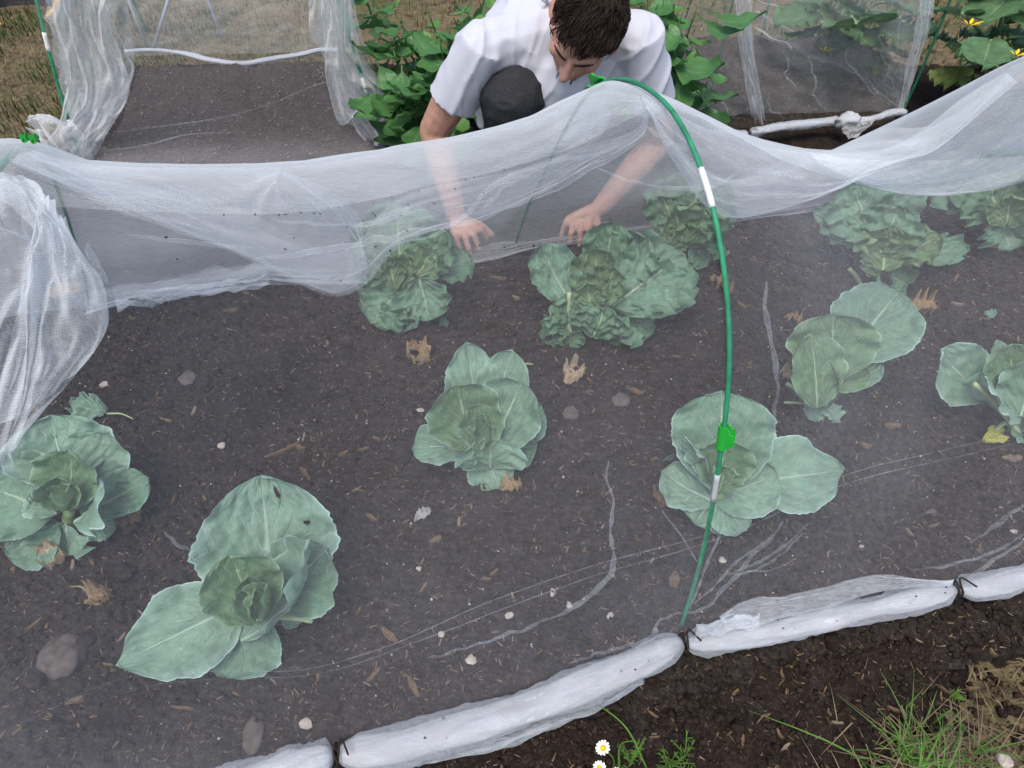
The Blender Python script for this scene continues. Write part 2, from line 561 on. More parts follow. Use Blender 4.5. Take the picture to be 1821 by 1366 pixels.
def quad_bed(name, Q, h, mat, seed, step_n=(130, 110), dipf=0):
    nu, nv = step_n
    s, t = np.meshgrid(np.linspace(0, 1, nu), np.linspace(0, 1, nv))
    q = [np.array(v) for v in Q]
    G = (1 - s)[..., None] * ((1 - t)[..., None] * q[0] + t[..., None] * q[3]) + s[..., None] * ((1 - t)[..., None] * q[1] + t[..., None] * q[2])
    m = np.clip(np.minimum(np.minimum(s, 1 - s), np.minimum(t, 1 - t)) / .07, 0, 1)
    m = m * m * (3 - 2 * m)
    x, y = G[..., 0], G[..., 1]
    G[..., 2] = -.10 + (h + .10) * m + (fbm(x * 3, y * 3, seed, 3) * .012 + fbm(x * 18, y * 18, seed + 5, 4, .55) * .008) * m
    return tag(grid_obj(name, G, mat, None, None), None, kind='structure')


quad_bed('soil_bed', BL, .0, M['soil_dry'], 81)
quad_bed('soil_bed', BR, .0, M['soil_dry'], 91)


# ------------------------------------------------------------------ loose bits on the soil (uncountable)
def scatter_boxes(name, pts, L, W, H, mat, rot=None, tilt=.35, seed=1):
    r = np.random.default_rng(seed)
    n = len(pts)
    a = r.uniform(0, 2 * np.pi, n); ti = r.normal(0, tilt, n)
    d = np.stack([np.cos(a) * np.cos(ti), np.sin(a) * np.cos(ti), np.sin(ti)], 1)
    e = np.stack([-np.sin(a), np.cos(a), r.normal(0, .3, n)], 1)
    f = np.cross(d, e)
    sg = np.array([[-1, -1, -1], [1, -1, -1], [1, 1, -1], [-1, 1, -1], [-1, -1, 1], [1, -1, 1], [1, 1, 1], [-1, 1, 1]], float)
    jit = 1 + r.uniform(-.45, .25, (n, 8, 3))
    V = pts[:, None, :] + (sg[None] * jit)[:, :, 0:1] * (d * L[:, None])[:, None] + (sg[None] * jit)[:, :, 1:2] * (e * W[:, None])[:, None] + (sg[None] * jit)[:, :, 2:3] * (f * H[:, None])[:, None]
    q = np.array([[0, 3, 2, 1], [4, 5, 6, 7], [0, 1, 5, 4], [1, 2, 6, 5], [2, 3, 7, 6], [3, 0, 4, 7]])
    Q = (np.arange(n) * 8)[:, None, None] + q[None]
    return quad_mesh_obj(name, V.reshape(-1, 3), Q.reshape(-1, 4), mat, None, False)


def bed_pts(n, seed, vr=(-.02, 1.05), ur=(-1.35, 1.6)):
    r = np.random.default_rng(seed)
    u = r.uniform(*ur, n); v = r.uniform(*vr, n)
    x = N1.x + u * AX.x + v * CROSS.x; y = N1.y + u * AX.y + v * CROSS.y
    return np.stack([x, y, bed_z(x, y)], 1)


def path_pts(n, seed, x=(-.6, 1.3), y=(.12, .75)):
    r = np.random.default_rng(seed)
    X = r.uniform(*x, n); Y = r.uniform(*y, n)
    u, v = frame_uv(X, Y)
    k = v < .03
    X, Y, v = X[k], Y[k], v[k]
    return np.stack([X, Y, np.maximum(np.maximum(path_z(X, Y), far_z(X, Y)), np.where(v > -.135, bed_z(X, Y), -1))], 1)


def bits(name, pts, lo, hi, asp, mat, seed, label, tilt=.35):
    r = np.random.default_rng(seed)
    n = len(pts)
    L = lo + (hi - lo) * r.power(.45, n)
    W = L * r.uniform(*asp, n); H = np.minimum(W * r.uniform(.4, .9, n), .004)
    p = pts.copy(); p[:, 2] += H * .5 + .0012
    tag(scatter_boxes(name, p, L, W, H, mat, None, tilt, seed + 1), label, None, None, 'stuff')


bits('soil_crumbs', bed_pts(16000, 3), .0012, .006, (.5, .95), M['crumb'], 4, 'dark crumbs of soil all over the bed', .8)
bits('wood_shreds', bed_pts(15000, 13), .0015, .0075, (.08, .3), M['wood'], 14, 'brown shreds of bark in the bed soil')
bits('straw_bits', bed_pts(3600, 23), .001, .0075, (.06, .2), M['straw'], 24, 'pale straw bits in the bed soil')
bits('pale_grit', bed_pts(1600, 33), .0006, .0022, (.6, .95), M['stone_w'], 34, 'pale grit in the bed soil')
def clods(name, pts, lo, hi, mat, seed, label):
    r = np.random.default_rng(seed)
    bm = bmesh.new(); bmesh.ops.create_icosphere(bm, subdivisions=2, radius=1)
    v0 = np.array([tuple(v.co) for v in bm.verts]); f0 = np.array([[v.index for v in f.verts] for f in bm.faces]); bm.free()
    n = len(pts); V = []
    for i in range(n):
        R = lo + (hi - lo) * r.random()**2.5
        k = 1 + .35 * fbm(v0[:, 0] * 1.6 + i * 3.1, v0[:, 1] * 1.6 + v0[:, 2] * 2.3, seed, 3, .6)
        V.append(v0 * k[:, None] * R * np.array([r.uniform(.8, 1.3), r.uniform(.8, 1.3), .65]) + pts[i] + np.array([0, 0, R * .1]))
    Q = (np.arange(n) * len(v0))[:, None, None] + f0[None]
    tag(quad_mesh_obj(name, np.concatenate(V), Q.reshape(-1, 3), mat, None, True), label, None, None, 'stuff')


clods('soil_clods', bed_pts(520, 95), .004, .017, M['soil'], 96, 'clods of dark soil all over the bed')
clods('soil_clods', path_pts(380, 97), .004, .015, M['soil_wet'], 98, 'clods of dark soil on the path')
bits('soil_crumbs', path_pts(9000, 43), .0012, .006, (.5, .95), M['crumb'], 44, 'dark crumbs on the path soil', .8)
bits('wood_shreds', path_pts(6000, 53), .0015, .007, (.08, .3), M['wood'], 54, 'brown shreds of bark on the path soil')
bits('straw_bits', path_pts(1800, 63), .001, .007, (.06, .2), M['straw'], 64, 'pale straw bits on the path soil')


def quad_pts(Q, n, seed, z):
    r = np.random.default_rng(seed); s = r.uniform(.03, .97, n)[:, None]; t = r.uniform(.03, .97, n)[:, None]
    q = [np.array(v) for v in Q]
    p = (1 - s) * ((1 - t) * q[0] + t * q[3]) + s * ((1 - t) * q[1] + t * q[2])
    p[:, 2] = z
    return p


bits('straw_bits', quad_pts(BL, 2200, 73, .008), .001, .006, (.12, .5), M['straw'], 74, 'pale bits on the soil of the empty bed')
bits('straw_bits', quad_pts(BR, 900, 83, .008), .001, .006, (.08, .3), M['straw'], 84, 'pale bits on the soil of the netted bed')


# ------------------------------------------------------------------ grass (uncountable)
def grass_mesh(name, pts, hmin, hmax, wid, mat, seed, lean=.6, parent=None, nseg=3):
    r = np.random.default_rng(seed); n = len(pts)
    a = r.uniform(0, 2 * np.pi, n); h = r.uniform(hmin, hmax, n); ln = r.uniform(.1, lean, n) * h
    d = np.stack([np.cos(a), np.sin(a), 0 * a], 1); e = np.stack([-np.sin(a), np.cos(a), 0 * a], 1)
    ww = wid * r.uniform(.6, 1.4, n)
    V = np.zeros((n, (nseg + 1) * 2, 3))
    for k in range(nseg + 1):
        t = k / nseg
        c = pts + d * (ln * t**2)[:, None] + np.array([0, 0, 1.]) * (h * (t - .35 * (ln / h)[:] * t**2))[:, None]
        hw = (ww * (1 - t)**.7)[:, None] + 1e-4
        V[:, 2 * k] = c - e * hw; V[:, 2 * k + 1] = c + e * hw
    q = np.array([[2 * k, 2 * k + 1, 2 * k + 3, 2 * k + 2] for k in range(nseg)])
    Q = (np.arange(n) * V.shape[1])[:, None, None] + q[None]
    return quad_mesh_obj(name, V.reshape(-1, 3), Q.reshape(-1, 4), mat, parent, True)


def turf_pts(n, seed, x0, x1, y0, y1, thr=None, f=2.2):
    r = np.random.default_rng(seed); X = r.uniform(x0, x1, n); Y = r.uniform(y0, y1, n)
    if thr is not None:
        k = fbm(X * f, Y * f, 101, 3) > thr
        X, Y = X[k], Y[k]
    lz = far_z(X, Y) + fbm(X * 9, Y * 9, 44, 3) * .008
    k = path_z(X, Y) < lz + .004
    inb = (X > -2.3) & (X < 2.6) & (Y > -.3) & (Y < 3.4)
    k = k | ~inb
    X, Y, lz = X[k], Y[k], lz[k]
    return np.stack([X, Y, lz], 1)


p = np.concatenate([turf_pts(16000, 5, -3.6, 3.6, 2.6, 6.2, .0), turf_pts(14000, 6, -3.2, -1.3, 1.2, 3.6, -.35, 3.0)])
tag(grass_mesh('grass', p, .02, .06, .0022, M['grass_dk'], 8), 'short green turf around the beds', None, None, 'stuff')
p = np.concatenate([turf_pts(16000, 15, -3.6, 3.6, 2.6, 6.2), turf_pts(9000, 16, -3.2, -1.3, 1.2, 3.6), turf_pts(1500, 17, .3, 1.5, .1, .6)])
tag(grass_mesh('dry_grass', p, .012, .045, .0018, M['grass_dry'], 9, 1.6), 'dry straw coloured turf around the beds', None, None, 'stuff')
bits('straw_litter', turf_pts(1800, 18, .3, 1.5, .1, .6), .003, .016, (.04, .12), M['straw'], 19, 'straw litter at the edge of the path', .2)


# ------------------------------------------------------------------ hoops
H1px = [(1210, 1118), (1245, 1000), (1270, 880), (1285, 780), (1295, 690), (1297, 600), (1290, 500), (1270, 380), (1235, 270), (1200, 204), (1150, 157), (1100, 141), (1050, 163), (1000, 240), (965, 310), (935, 375), (915, 440)]
H1 = [PV(x, y, N1, CROSSN) for x, y in H1px]
H1S = resample(H1, 90)


def hoop(pts, label, rod, sleeves=(), r=.0032, name='garden_hoop', grp='green hoops holding the nets up'):
    p = resample(pts, 80)
    base = Vector(p[0])
    e = empty(name, base, label, 'hoop', grp)
    tube('rod', p, r, rod, e, n=80, ns=10)
    for (a, b, mk) in sleeves:
        i0, i1 = int(a * 79), int(b * 79)
        q = p[i0:i1 + 1]
        tube('sleeve', q, r * 1.22, M[mk], e, ns=12, n=len(q) * 2)
    return e


def frac_at(S, px, py):
    best = None
    for i, q in enumerate(S):
        d = Vector(q) - CO
        x = 910.5 + FPX * d.dot(CR) / d.dot(CF); y = 683 - FPX * d.dot(CU) / d.dot(CF)
        e = (x - px)**2 + (y - py)**2
        if best is None or e < best[0]: best = (e, i / (len(S) - 1))
    return best[1]


f1, f2 = frac_at(H1S, 1272, 880), frac_at(H1S, 1283, 820)
f3, f4 = frac_at(H1S, 1269, 374), frac_at(H1S, 1251, 310)
hoop(H1, 'green hoop arching over the cabbages in front of the person with white joint sleeves', M['rod'], [(f1, f2, 'sleeve_grey'), (f3, f4, 'sleeve')])
H0 = [p - AX + Vector((.46 * p.z, 0, .03 * p.z)) for p in H1]
H2 = [p + AX + Vector((-.17 * p.z, 0, .03 * p.z)) for p in H1]
hoop(H0, 'green hoop under the bunched net at the left edge', M['rod'], [])
hoop(H2, 'green hoop arching out of the picture under the net at the right edge', M['rod'], [])


# ------------------------------------------------------------------ main net
def hoop_v(v):
    """hoop 1 profile, v 0..1 -> (offset across 0..WID, z, drift along)"""
    i = np.clip(v, 0, 1) * (len(H1S) - 1)
    k = np.clip(i.astype(int), 0, len(H1S) - 2); f = (i - k)[..., None]
    return H1S[k] * (1 - f) + H1S[k + 1] * f


VM = float(np.argmax(H1S[:, 2]) / (len(H1S) - 1))
RIDGE_S = float((Vector(H1S[int(np.argmax(H1S[:, 2]))]) - N1).dot(CROSSN) / WID)
MID = N1 + CROSS * RIDGE_S
RPX = [(-560, 330), (-330, 300), (-120, 262), (0, 243), (60, 252), (150, 284), (260, 291), (370, 292), (480, 290), (560, 284), (700, 262), (850, 235), (960, 202), (1040, 163), (1100, 139), (1180, 178), (1250, 220), (1330, 248), (1400, 262), (1480, 268), (1555, 270), (1625, 240), (1700, 176), (1760, 138), (1821, 107), (1960, 60), (2150, 120), (2400, 190)]
RID = [PV(x, y, MID, AXN) for x, y in RPX]
ru = np.array([frame_uv(p.x, p.y)[0] for p in RID]); rz = np.array([p.z for p in RID])


def lean_x(u, z):
    return .44 * z * np.clip((-.30 - u) / .55, 0, 1)


for _ in range(40):     # undo the lean of the left hoop when reading the ridge
    ru_ = np.array([frame_uv(p.x, p.y)[0] for p in RID]) if _ == 0 else ru_
    ru = .5 * ru + .5 * (ru_ - lean_x(ru, rz) / AX.x)
o_ = np.argsort(ru); ru, rz = ru[o_], rz[o_]
zmax = float(H1S[:, 2].max())


def net_surface(u, v):
    """v 0..1: near foot .. far foot. returns xyz"""
    hp = hoop_v(v)
    du = np.abs(u - np.round(u))
    b = np.clip(du / .46, 0, 1); b = .62 * b * b * (3 - 2 * b)
    zr = np.interp(u, ru, rz)
    # straight tent profile
    vm = VM
    s = np.where(v < vm, v / vm * RIDGE_S, RIDGE_S + (v - vm) / (1 - vm) * (1 - RIDGE_S))
    tz = np.where(v < vm, zr * (v / vm), zr * (1 - (v - vm) / (1 - vm)))
    k = np.where(v < vm, v / vm, (1 - v) / (1 - vm))
    qf = np.clip((v - vm) / (1 - vm), 0, 1)
    tz = np.where(v < vm, tz - .04 * np.sin(np.pi * k), zr * (1 - qf**2.3))
    bx = N1.x + CROSS.x * s; by = N1.y + CROSS.y * s
    hz = hp[..., 2] * (zr / zmax)
    x = (1 - b) * hp[..., 0] + b * bx + u * AX.x
    y = (1 - b) * hp[..., 1] + b * by + u * AX.y
    z = (1 - b) * hz + b * tz
    # slack folds: fans that run from hoop tops, and soft drape
    q = u * 6 + v * 3
    amp = .010 * np.sin(np.pi * np.clip(v, 0, 1))
    x = x + lean_x(u, z)
    near = np.clip((.75 - v) / .2, 0, 1) * np.clip(v / .05, 0, 1) * (1 - b)
    y = y + .010 * near; z = z - .006 * near
    fold = fbm(u * 2.6 + v * 1.2, v * 6.0 - u * 2.0, 7, 2) * amp
    y = y - fold; z = z + fold * .6
    return np.stack([x, y, z], -1)


HEM = [(-700, 1560), (0, 1485), (360, 1405), (592, 1335), (700, 1316), (800, 1282), (900, 1244), (1000, 1205), (1140, 1160), (1212, 1132), (1300, 1120), (1500, 1078), (1700, 1044), (1821, 1012), (2050, 955), (2400, 880)]
HP = [P(x, y, .012) for x, y in HEM]
hu = np.array([frame_uv(q.x, q.y)[0] for q in HP]); hv = np.array([frame_uv(q.x, q.y)[1] for q in HP])


def to_hem(u, v, G):
    k = np.clip(1 - v / .40, 0, 1)**1.3
    d = np.interp(u, hu, hv)
    G[..., 0] += CROSS.x * d * k; G[..., 1] += CROSS.y * d * k
    G[..., 2] = np.maximum(G[..., 2], .012 * (v < .2))
    return G


rpx_x = np.array([q[0] for q in RPX], float); rpx_y = np.array([q[1] for q in RPX], float)
for _ in range(14):
    UU, VV = np.meshgrid(ru, np.linspace(.15, .9, 120), indexing='ij')
    G_ = net_surface(UU, VV)
    dpt = G_[..., 1] * CF.y + (G_[..., 2] - CAM_H) * CF.z
    X_ = 910.5 + FPX * G_[..., 0] / dpt
    Y_ = 683 - FPX * (G_[..., 1] * CU.y + (G_[..., 2] - CAM_H) * CU.z) / dpt
    k_ = Y_.argmin(1); ii = np.arange(len(ru))
    err = Y_[ii, k_] - np.interp(X_[ii, k_], rpx_x, rpx_y)
    rz = rz + np.clip(err * dpt[ii, k_] / FPX, -.05, .05) * .8
U, Vv = np.meshgrid(np.linspace(-1.55, 1.7, 300), np.linspace(.0, VM + .002, 110))
GN = to_hem(U, Vv, net_surface(U, Vv))
U2, V2 = np.meshgrid(np.linspace(-1.55, 1.7, 260), np.linspace(VM + .002, 1.0, 80))
GF = net_surface(U2, V2)
net = empty('insect_net', N1, 'white fine mesh net draped over the front bed of cabbages', 'net')
o_near = grid_obj('net_sheet', GN, M['net_thin'], net)
o_far = grid_obj('net_sheet', GF, M['net'], net)
o_far['label'] = 'far side of the net hanging down behind the cabbages'
BV = BVHTree.FromPolygons([tuple(v) for v in GN.reshape(-1, 3)], grid_faces(GN.shape[1], GN.shape[0]))


def SH(px, py, off=.003, strict=False):
    d = ray(px, py).normalized()
    h = BV.ray_cast(CO, d)
    if h[0] is None:
        if strict: return None
        for k in range(1, 60):
            h = BV.ray_cast(CO, ray(px, py + 4 * k).normalized())
            if h[0] is not None: return h[0]
        return P(px, py, .02)
    return h[0] - d * off


def patch(L, R, nu=60, nv=60, fold=.01, nf=8, seed=1, bulge=0.0, fine=.08, along=True, flare=None, taper=False):
    """cloth between edge polylines L and R; folds run along the edges (along) or across them"""
    a = resample(L, nv); b = resample(R, nv)
    s, t = np.meshgrid(np.linspace(0, 1, nu), np.linspace(0, 1, nv))
    G = a[:, None] * (1 - s)[..., None] + b[:, None] * s[..., None]
    du = np.gradient(G, axis=1); dv = np.gradient(G, axis=0)
    n = np.cross(du, dv); n /= np.linalg.norm(n, axis=-1)[..., None] + 1e-12
    flip = np.sign(((np.array(CO) - G) * n).sum(-1)); flip[flip == 0] = 1
    n = n * np.median(flip)
    q = s if along else t
    ph = q * nf + fbm(s * 2.5, t * 2.5, seed, 3) * .9
    f = np.sin(ph * 2 * np.pi) * (.6 + .4 * vnoise(s * 3, t * 3, seed + 3)) + fine * fbm(s * 9, t * 9, seed + 7, 2)
    if flare is not None:
        f = f * np.interp(t, [0, 1], flare)
    if taper: f = f * np.sin(np.pi * np.clip(t, .001, .999))**.6
    d = f * fold + bulge * np.sin(np.pi * (t if not along else s))
    return G + n * d[..., None]


# slack pouches that hang below the ridge
def lipdepth(px, py, back):
    """point hanging inside the tunnel under the ridge"""
    return PV(px, py, MID + CROSSN * back, AXN)


def pouch(rpx, lpx, back, seed, mat='net_swag', fold=.006, nf=5, bulge=.03, off=.02):
    Rr = [PV(x, y, MID + CROSSN * .015, AXN) for x, y in rpx]
    Ll = [lipdepth(x, y, back) for x, y in lpx]
    G = patch(Rr, Ll, 70, 120, fold, nf, seed, 0, .12, True, taper=True)
    s = np.linspace(0, 1, 70)[None, :]
    G[..., 1] -= bulge * np.sin(np.pi * s**.8)
    o1 = grid_obj('fold', G, M[mat], net)
    # the cloth turns back up behind its lower lip
    e_ = [Vector(q) + (CROSSN * .03 + Vector((0, 0, .05))) * max(0, math.sin(math.pi * i_ / 23)) for i_, q in enumerate(resample(Ll, 24))]
    G2 = patch([Vector(q) for q in resample(Ll, 24)], e_, 14, 120, .003, 1, seed + 11, 0, .1, True)
    G2[..., 1] -= .012 * np.sin(np.pi * np.linspace(0, 1, 14)[None, :])
    grid_obj('fold', G2, M[mat], net)


pouch([(30, 258), (150, 288), (370, 297), (560, 290), (700, 268), (850, 238), (960, 208), (1060, 162), (1138, 172)],
      [(60, 266), (180, 335), (300, 402), (440, 456), (540, 508), (604, 527), (652, 505), (700, 448), (770, 412), (850, 388), (960, 345), (1050, 292), (1110, 262), (1146, 232), (1143, 180)], -.01, 201, 'net_swag_a', fold=.008, nf=4)
pouch([(40, 262), (150, 290), (300, 298), (420, 300), (500, 300)],
      [(66, 270), (180, 333), (300, 400), (440, 453), (540, 503), (604, 522), (648, 500), (650, 455), (610, 390), (540, 330), (505, 303)], -.03, 207, 'net_swag_thin', fold=.010, nf=4)
pouch([(1140, 170), (1250, 226), (1400, 266), (1500, 273), (1620, 246), (1700, 182), (1790, 128)],
      [(1145, 176), (1200, 290), (1300, 388), (1390, 374), (1480, 338), (1560, 292), (1660, 262), (1740, 190), (1792, 132)], .0, 241)
pouch([(1440, 272), (1560, 275), (1660, 213), (1821, 112), (1950, 72)],
      [(1445, 275), (1540, 325), (1620, 345), (1720, 345), (1840, 318), (1990, 260)], .08, 261, fold=.006)

# the loose flap hanging at the left hoop, and net gathered on the ground behind
Lf = [SH(-60, 256, .02), SH(-60, 400, .03), SH(-60, 560, .03), SH(-60, 700, .03), SH(-40, 860, .02)]
Rf = [SH(70, 262, .02), SH(128, 420, .035), SH(182, 500, .045), SH(192, 575, .045), SH(140, 660, .04), SH(0, 795, .02)]
grid_obj('fold', patch(Lf, Rf, 90, 120, .014, 1.6, 301, .02, .10, taper=True), M['net_flap'], net)
Lf = [SH(-20, 256, .02), SH(60, 400, .04), SH(30, 530, .05), SH(10, 640, .05), SH(-30, 760, .03)]
Rf = [SH(85, 268, .02), SH(126, 418, .05), SH(188, 520, .06), SH(190, 580, .06), SH(110, 680, .04)]
grid_obj('fold', patch(Lf, Rf, 90, 120, .016, 1.4, 305, .02, .10, taper=True), M['net_flap'], net)
La = [P(150, 520, .06), P(260, 500, .05), P(360, 485, .07), P(450, 470, .06), P(560, 480, .05), P(690, 470, .05), P(800, 455, .04), P(915, 432, .03), P(1100, 408, .03), P(1290, 380, .03)]
Lb = [P(150, 560, .01), P(215, 532, .008), P(300, 517, .006), P(400, 514, .006), P(500, 504, .006), P(650, 500, .006), P(780, 470, .006), P(915, 446, .006), P(1100, 424, .006), P(1290, 398, .006)]
grid_obj('fold', patch(La, Lb, 30, 260, .012, 1.2, 311, .02, .55), M['net_swag'], net)
La2 = [P(200, 515, .09), P(300, 500, .09), P(400, 480, .09), P(480, 470, .07)]
Lb2 = [P(205, 530, .012), P(300, 516, .01), P(400, 512, .01), P(470, 505, .01)]
grid_obj('fold', patch(La2, Lb2, 40, 140, .014, 1.6, 317, .03, .6), M['net_swag'], net)
La = [P(1290, 380, .03), P(1450, 360, .03), P(1600, 335, .03), P(1840, 300, .03)]
Lb = [P(1290, 396, .006), P(1450, 374, .006), P(1600, 350, .006), P(1840, 318, .006)]
grid_obj('fold', patch(La, Lb, 16, 120, .010, 1.5, 319, .01, 1.0), M['net'], net)

# pinched creases in the near side, thin doubled cloth
CREASES = [
    ([(1085, 820), (1080, 850), (1090, 900), (1085, 960), (1092, 990), (1080, 1030), (1040, 1065), (1000, 1090), (900, 1130), (830, 1150), (760, 1172)], .0032),
    ([(1365, 500), (1362, 560), (1378, 650), (1382, 700), (1374, 750)], .0035),
    ([(38, 1287), (207, 1210), (384, 1193), (538, 1191), (700, 1145), (830, 1087), (1054, 1006), (1253, 952), (1500, 846), (1660, 805), (1821, 768)], .0008),
    ([(60, 1312), (230, 1230), (400, 1206), (560, 1200), (720, 1150), (850, 1100), (1070, 1020), (1250, 968), (1500, 862), (1660, 822), (1821, 784)], .0008),
    ([(1395, 925), (1330, 1000), (1290, 1045), (1255, 1080), (1222, 1088)], .0035),
    ([(1440, 930), (1400, 965), (1340, 1005), (1305, 1015)], .0026),
    ([(1430, 945), (1385, 990), (1320, 1020), (1290, 1022)], .0022),
    ([(1360, 960), (1300, 1010), (1262, 1050), (1230, 1075)], .0022),
    ([(1420, 990), (1380, 1012), (1330, 1018)], .002),
    ([(1290, 930), (1262, 990), (1240, 1050), (1225, 1085)], .002),
    ([(1215, 1088), (1178, 1100), (1155, 1138), (1100, 1150), (1060, 1165), (1010, 1178)], .0042),
    ([(1825, 895), (1770, 935), (1725, 965)], .0035),
    ([(1825, 950), (1760, 985), (1710, 1000), (1620, 1016)], .003),
    ([(1825, 958), (1755, 1005), (1715, 1032)], .003),
    ([(460, 456), (560, 445), (660, 430), (740, 415), (830, 396), (900, 368), (1000, 327), (1090, 275), (1150, 240)], .0045),
    ([(390, 318), (480, 322), (600, 312), (700, 290), (800, 268)], .004),
    ([(860, 372), (900, 330), (960, 300), (985, 240), (1000, 215)], .003),
    ([(690, 440), (800, 405), (880, 330), (930, 290), (1010, 262), (1100, 262)], .003),
    ([(1090, 205), (1150, 225), (1210, 262), (1240, 275)], .0035),
    ([(1060, 300), (1150, 330), (1250, 335), (1320, 300)], .002),
    ([(200, 300), (330, 345), (480, 392), (620, 400), (760, 372)], .003),
    ([(230, 420), (330, 430), (450, 442)], .0025),
    ([(10, 300), (40, 380), (60, 480), (30, 560)], .003),
    ([(60, 290), (95, 360), (150, 430), (185, 505)], .004),
    ([(75, 330), (90, 420), (130, 470), (165, 480)], .003),
    ([(1320, 300), (1430, 318), (1520, 300), (1560, 285)], .003),
    ([(1640, 240), (1730, 215), (1821, 190)], .004),
    ([(1600, 275), (1700, 255), (1821, 225)], .003),
    ([(290, 945), (330, 975), (360, 985)], .002),
    ([(1175, 905), (1210, 950), (1240, 1000)], .0015),
]
geos = []
for i, (pl, r) in enumerate(CREASES):
    pts = [q for q in (SH(x, y, .004, True) for x, y in pl) if q is not None]
    if len(pts) < 2: continue
    q = resample(pts, max(12, len(pl) * 8))
    jit = np.stack([vnoise(np.arange(len(q)) * .35, np.full(len(q), i * 3.3 + k), 5) for k in range(3)], 1) * min(.003, r * .8)
    q = q + jit
    m = len(q)
    rr = r * 1.15 * np.sin(np.linspace(.08, np.pi - .08, m))**.5 * (.75 + .45 * vnoise(np.arange(m) * .3, np.full(m, i * 1.7), 9))
    geos.append(tube_geo(q, rr, 6, m, False, False))
Vc, Fc = merge(geos)
mesh_obj('crease', Vc, Fc, M['net_crease'], net)


# rolled hem along the front
def roll(pl, r0, seed, mat, parent, z=.018, pinch=(1, 1), name='rolled_hem', n=None, ns=26, wrap=True):
    if wrap:
        o = roll(pl, r0 * .80, seed, mat, parent, z, pinch, name, n, ns, False)
        roll(pl, r0 * 1.04, seed + 50, M['net_wrap'], o, z, pinch, 'hem_wrap', n, ns + 10, False)
        return o
    pts = [P(x, y, z) for x, y in pl]
    n = n or int(np.linalg.norm(np.diff(np.array([tuple(q) for q in pts]), axis=0), axis=1).sum() / .006) + 12
    q = resample(pts, n)
    t = np.linspace(0, 1, n)
    e = np.ones(n)
    L = t[-1]
    if pinch[0]: e *= np.clip(.42 + 1.0 * (t / .10)**.8, 0, 1)
    if pinch[1]: e *= np.clip(.42 + 1.0 * ((1 - t) / .10)**.8, 0, 1)
    T = np.gradient(q, axis=0); T /= np.linalg.norm(T, axis=1)[:, None]
    a = np.cross(T, [0, 0, 1.0]); a /= np.linalg.norm(a, axis=1)[:, None]
    b = np.cross(a, T)
    th = np.linspace(0, 2 * np.pi, ns, endpoint=False)
    TT, TH = np.meshgrid(t, th, indexing='ij')
    wr = fbm(np.cos(TH) * 1.3 + 8 + TT * 3.0, np.sin(TH) * 1.3 + TT * 5, seed, 4, .45) * .17
    tw = np.sin(TH * 3 + TT * 9 + seed) * .03 + np.sin(TH * 5 - TT * 14 + seed) * .015
    if name == 'hem_wrap':
        wr = wr * .8 + np.abs(fbm(TH * 1.1 + TT * 9, TT * 16 - TH * .7, seed + 9, 3)) * .16 - .05
    lump = vnoise(TT * 6, 0 * TT, seed + 5) * .20
    R = r0 * e[:, None] * (1 + wr + tw + lump)
    G = q[:, None] + (np.cos(TH) * 1.12 * R)[..., None] * a[:, None] + (np.sin(TH) * .68 * R)[..., None] * b[:, None]
    UV = np.stack([TH / (2 * np.pi), TT * (n * .006) * 3], -1).reshape(-1, 2)
    return mesh_obj(name, G.reshape(-1, 3), grid_faces(ns, n, True) + [tuple(range(ns))[::-1], tuple(range((n - 1) * ns, n * ns))], mat, parent, True, UV)


def tie(px, py, r, parent, mat=None, z=.026, dirv=None):
    c = P(px, py, z); d = (dirv or AXN).normalized()
    a = d.cross(Vector((0, 0, 1))).normalized()
    pts = [c + a * (math.cos(k * .6283) * r) + Vector((0, 0, 1)) * (math.sin(k * .6283) * r * .9) + d * (.002 * math.sin(k * 1.9)) for k in range(11)]
    pts += [c + a * (-r) * .9 + Vector((0, 0, r * .9)) + d * .01, c - a * (-.012) + Vector((0, 0, r * 1.5)) + d * .02]
    tube('tie', pts, .0016, mat or M['tie'], parent, ns=6, n=40)


roll([(360, 1420), (450, 1382), (520, 1362), (592, 1343)], .022, 3, M['roll'], net, pinch=(0, 1))
roll([(604, 1342), (700, 1330), (790, 1305), (870, 1282), (960, 1250), (1050, 1213), (1140, 1175), (1210, 1140)], .0235, 8, M['roll'], net)
roll([(1222, 1145), (1300, 1135), (1400, 1118), (1500, 1095), (1600, 1073), (1697, 1047)], .0185, 14, M['roll'], net)
roll([(1706, 1048), (1760, 1042), (1821, 1027), (1900, 1005), (2050, 965)], .0195, 21, M['roll'], net, pinch=(1, 0))
tie(598, 1342, .016, net); tie(1216, 1142, .014, net); tie(1701, 1047, .013, net)
# loose see-through fold standing up behind the third length of hem, and skirts under the rolls
Lf = [P(1285, 1100, .03), P(1300, 1082, .04), P(1400, 1060, .045), P(1480, 1040, .045), P(1568, 1022, .05), P(1620, 1028, .045), P(1690, 1040, .035)]
Rf = [P(1290, 1122, .04), P(1330, 1115, .045), P(1400, 1100, .045), P(1480, 1078, .045), P(1570, 1052, .045), P(1620, 1045, .042), P(1692, 1043, .036)]
grid_obj('fold', patch(Lf, Rf, 24, 110, .005, 1.2, 331, .012, .8), M['net_fold'], net)
Lf = [P(650, 1368, -.02), P(760, 1352, -.02), P(870, 1333, -.03), P(960, 1300, -.03), P(1040, 1262, -.03), P(1140, 1212, -.02)]
Rf = [P(650, 1350, .0), P(760, 1330, .0), P(870, 1300, .0), P(960, 1268, .0), P(1040, 1238, .0), P(1140, 1195, .0)]
grid_obj('fold', patch(Lf, Rf, 20, 110, .006, 1.2, 337, .01, .9), M['net_fold'], net)
Lf = [P(1250, 1122, .03), P(1290, 1105, .035), P(1350, 1100, .03)]
Rf = [P(1235, 1140, .045), P(1290, 1125, .045), P(1350, 1118, .045)]
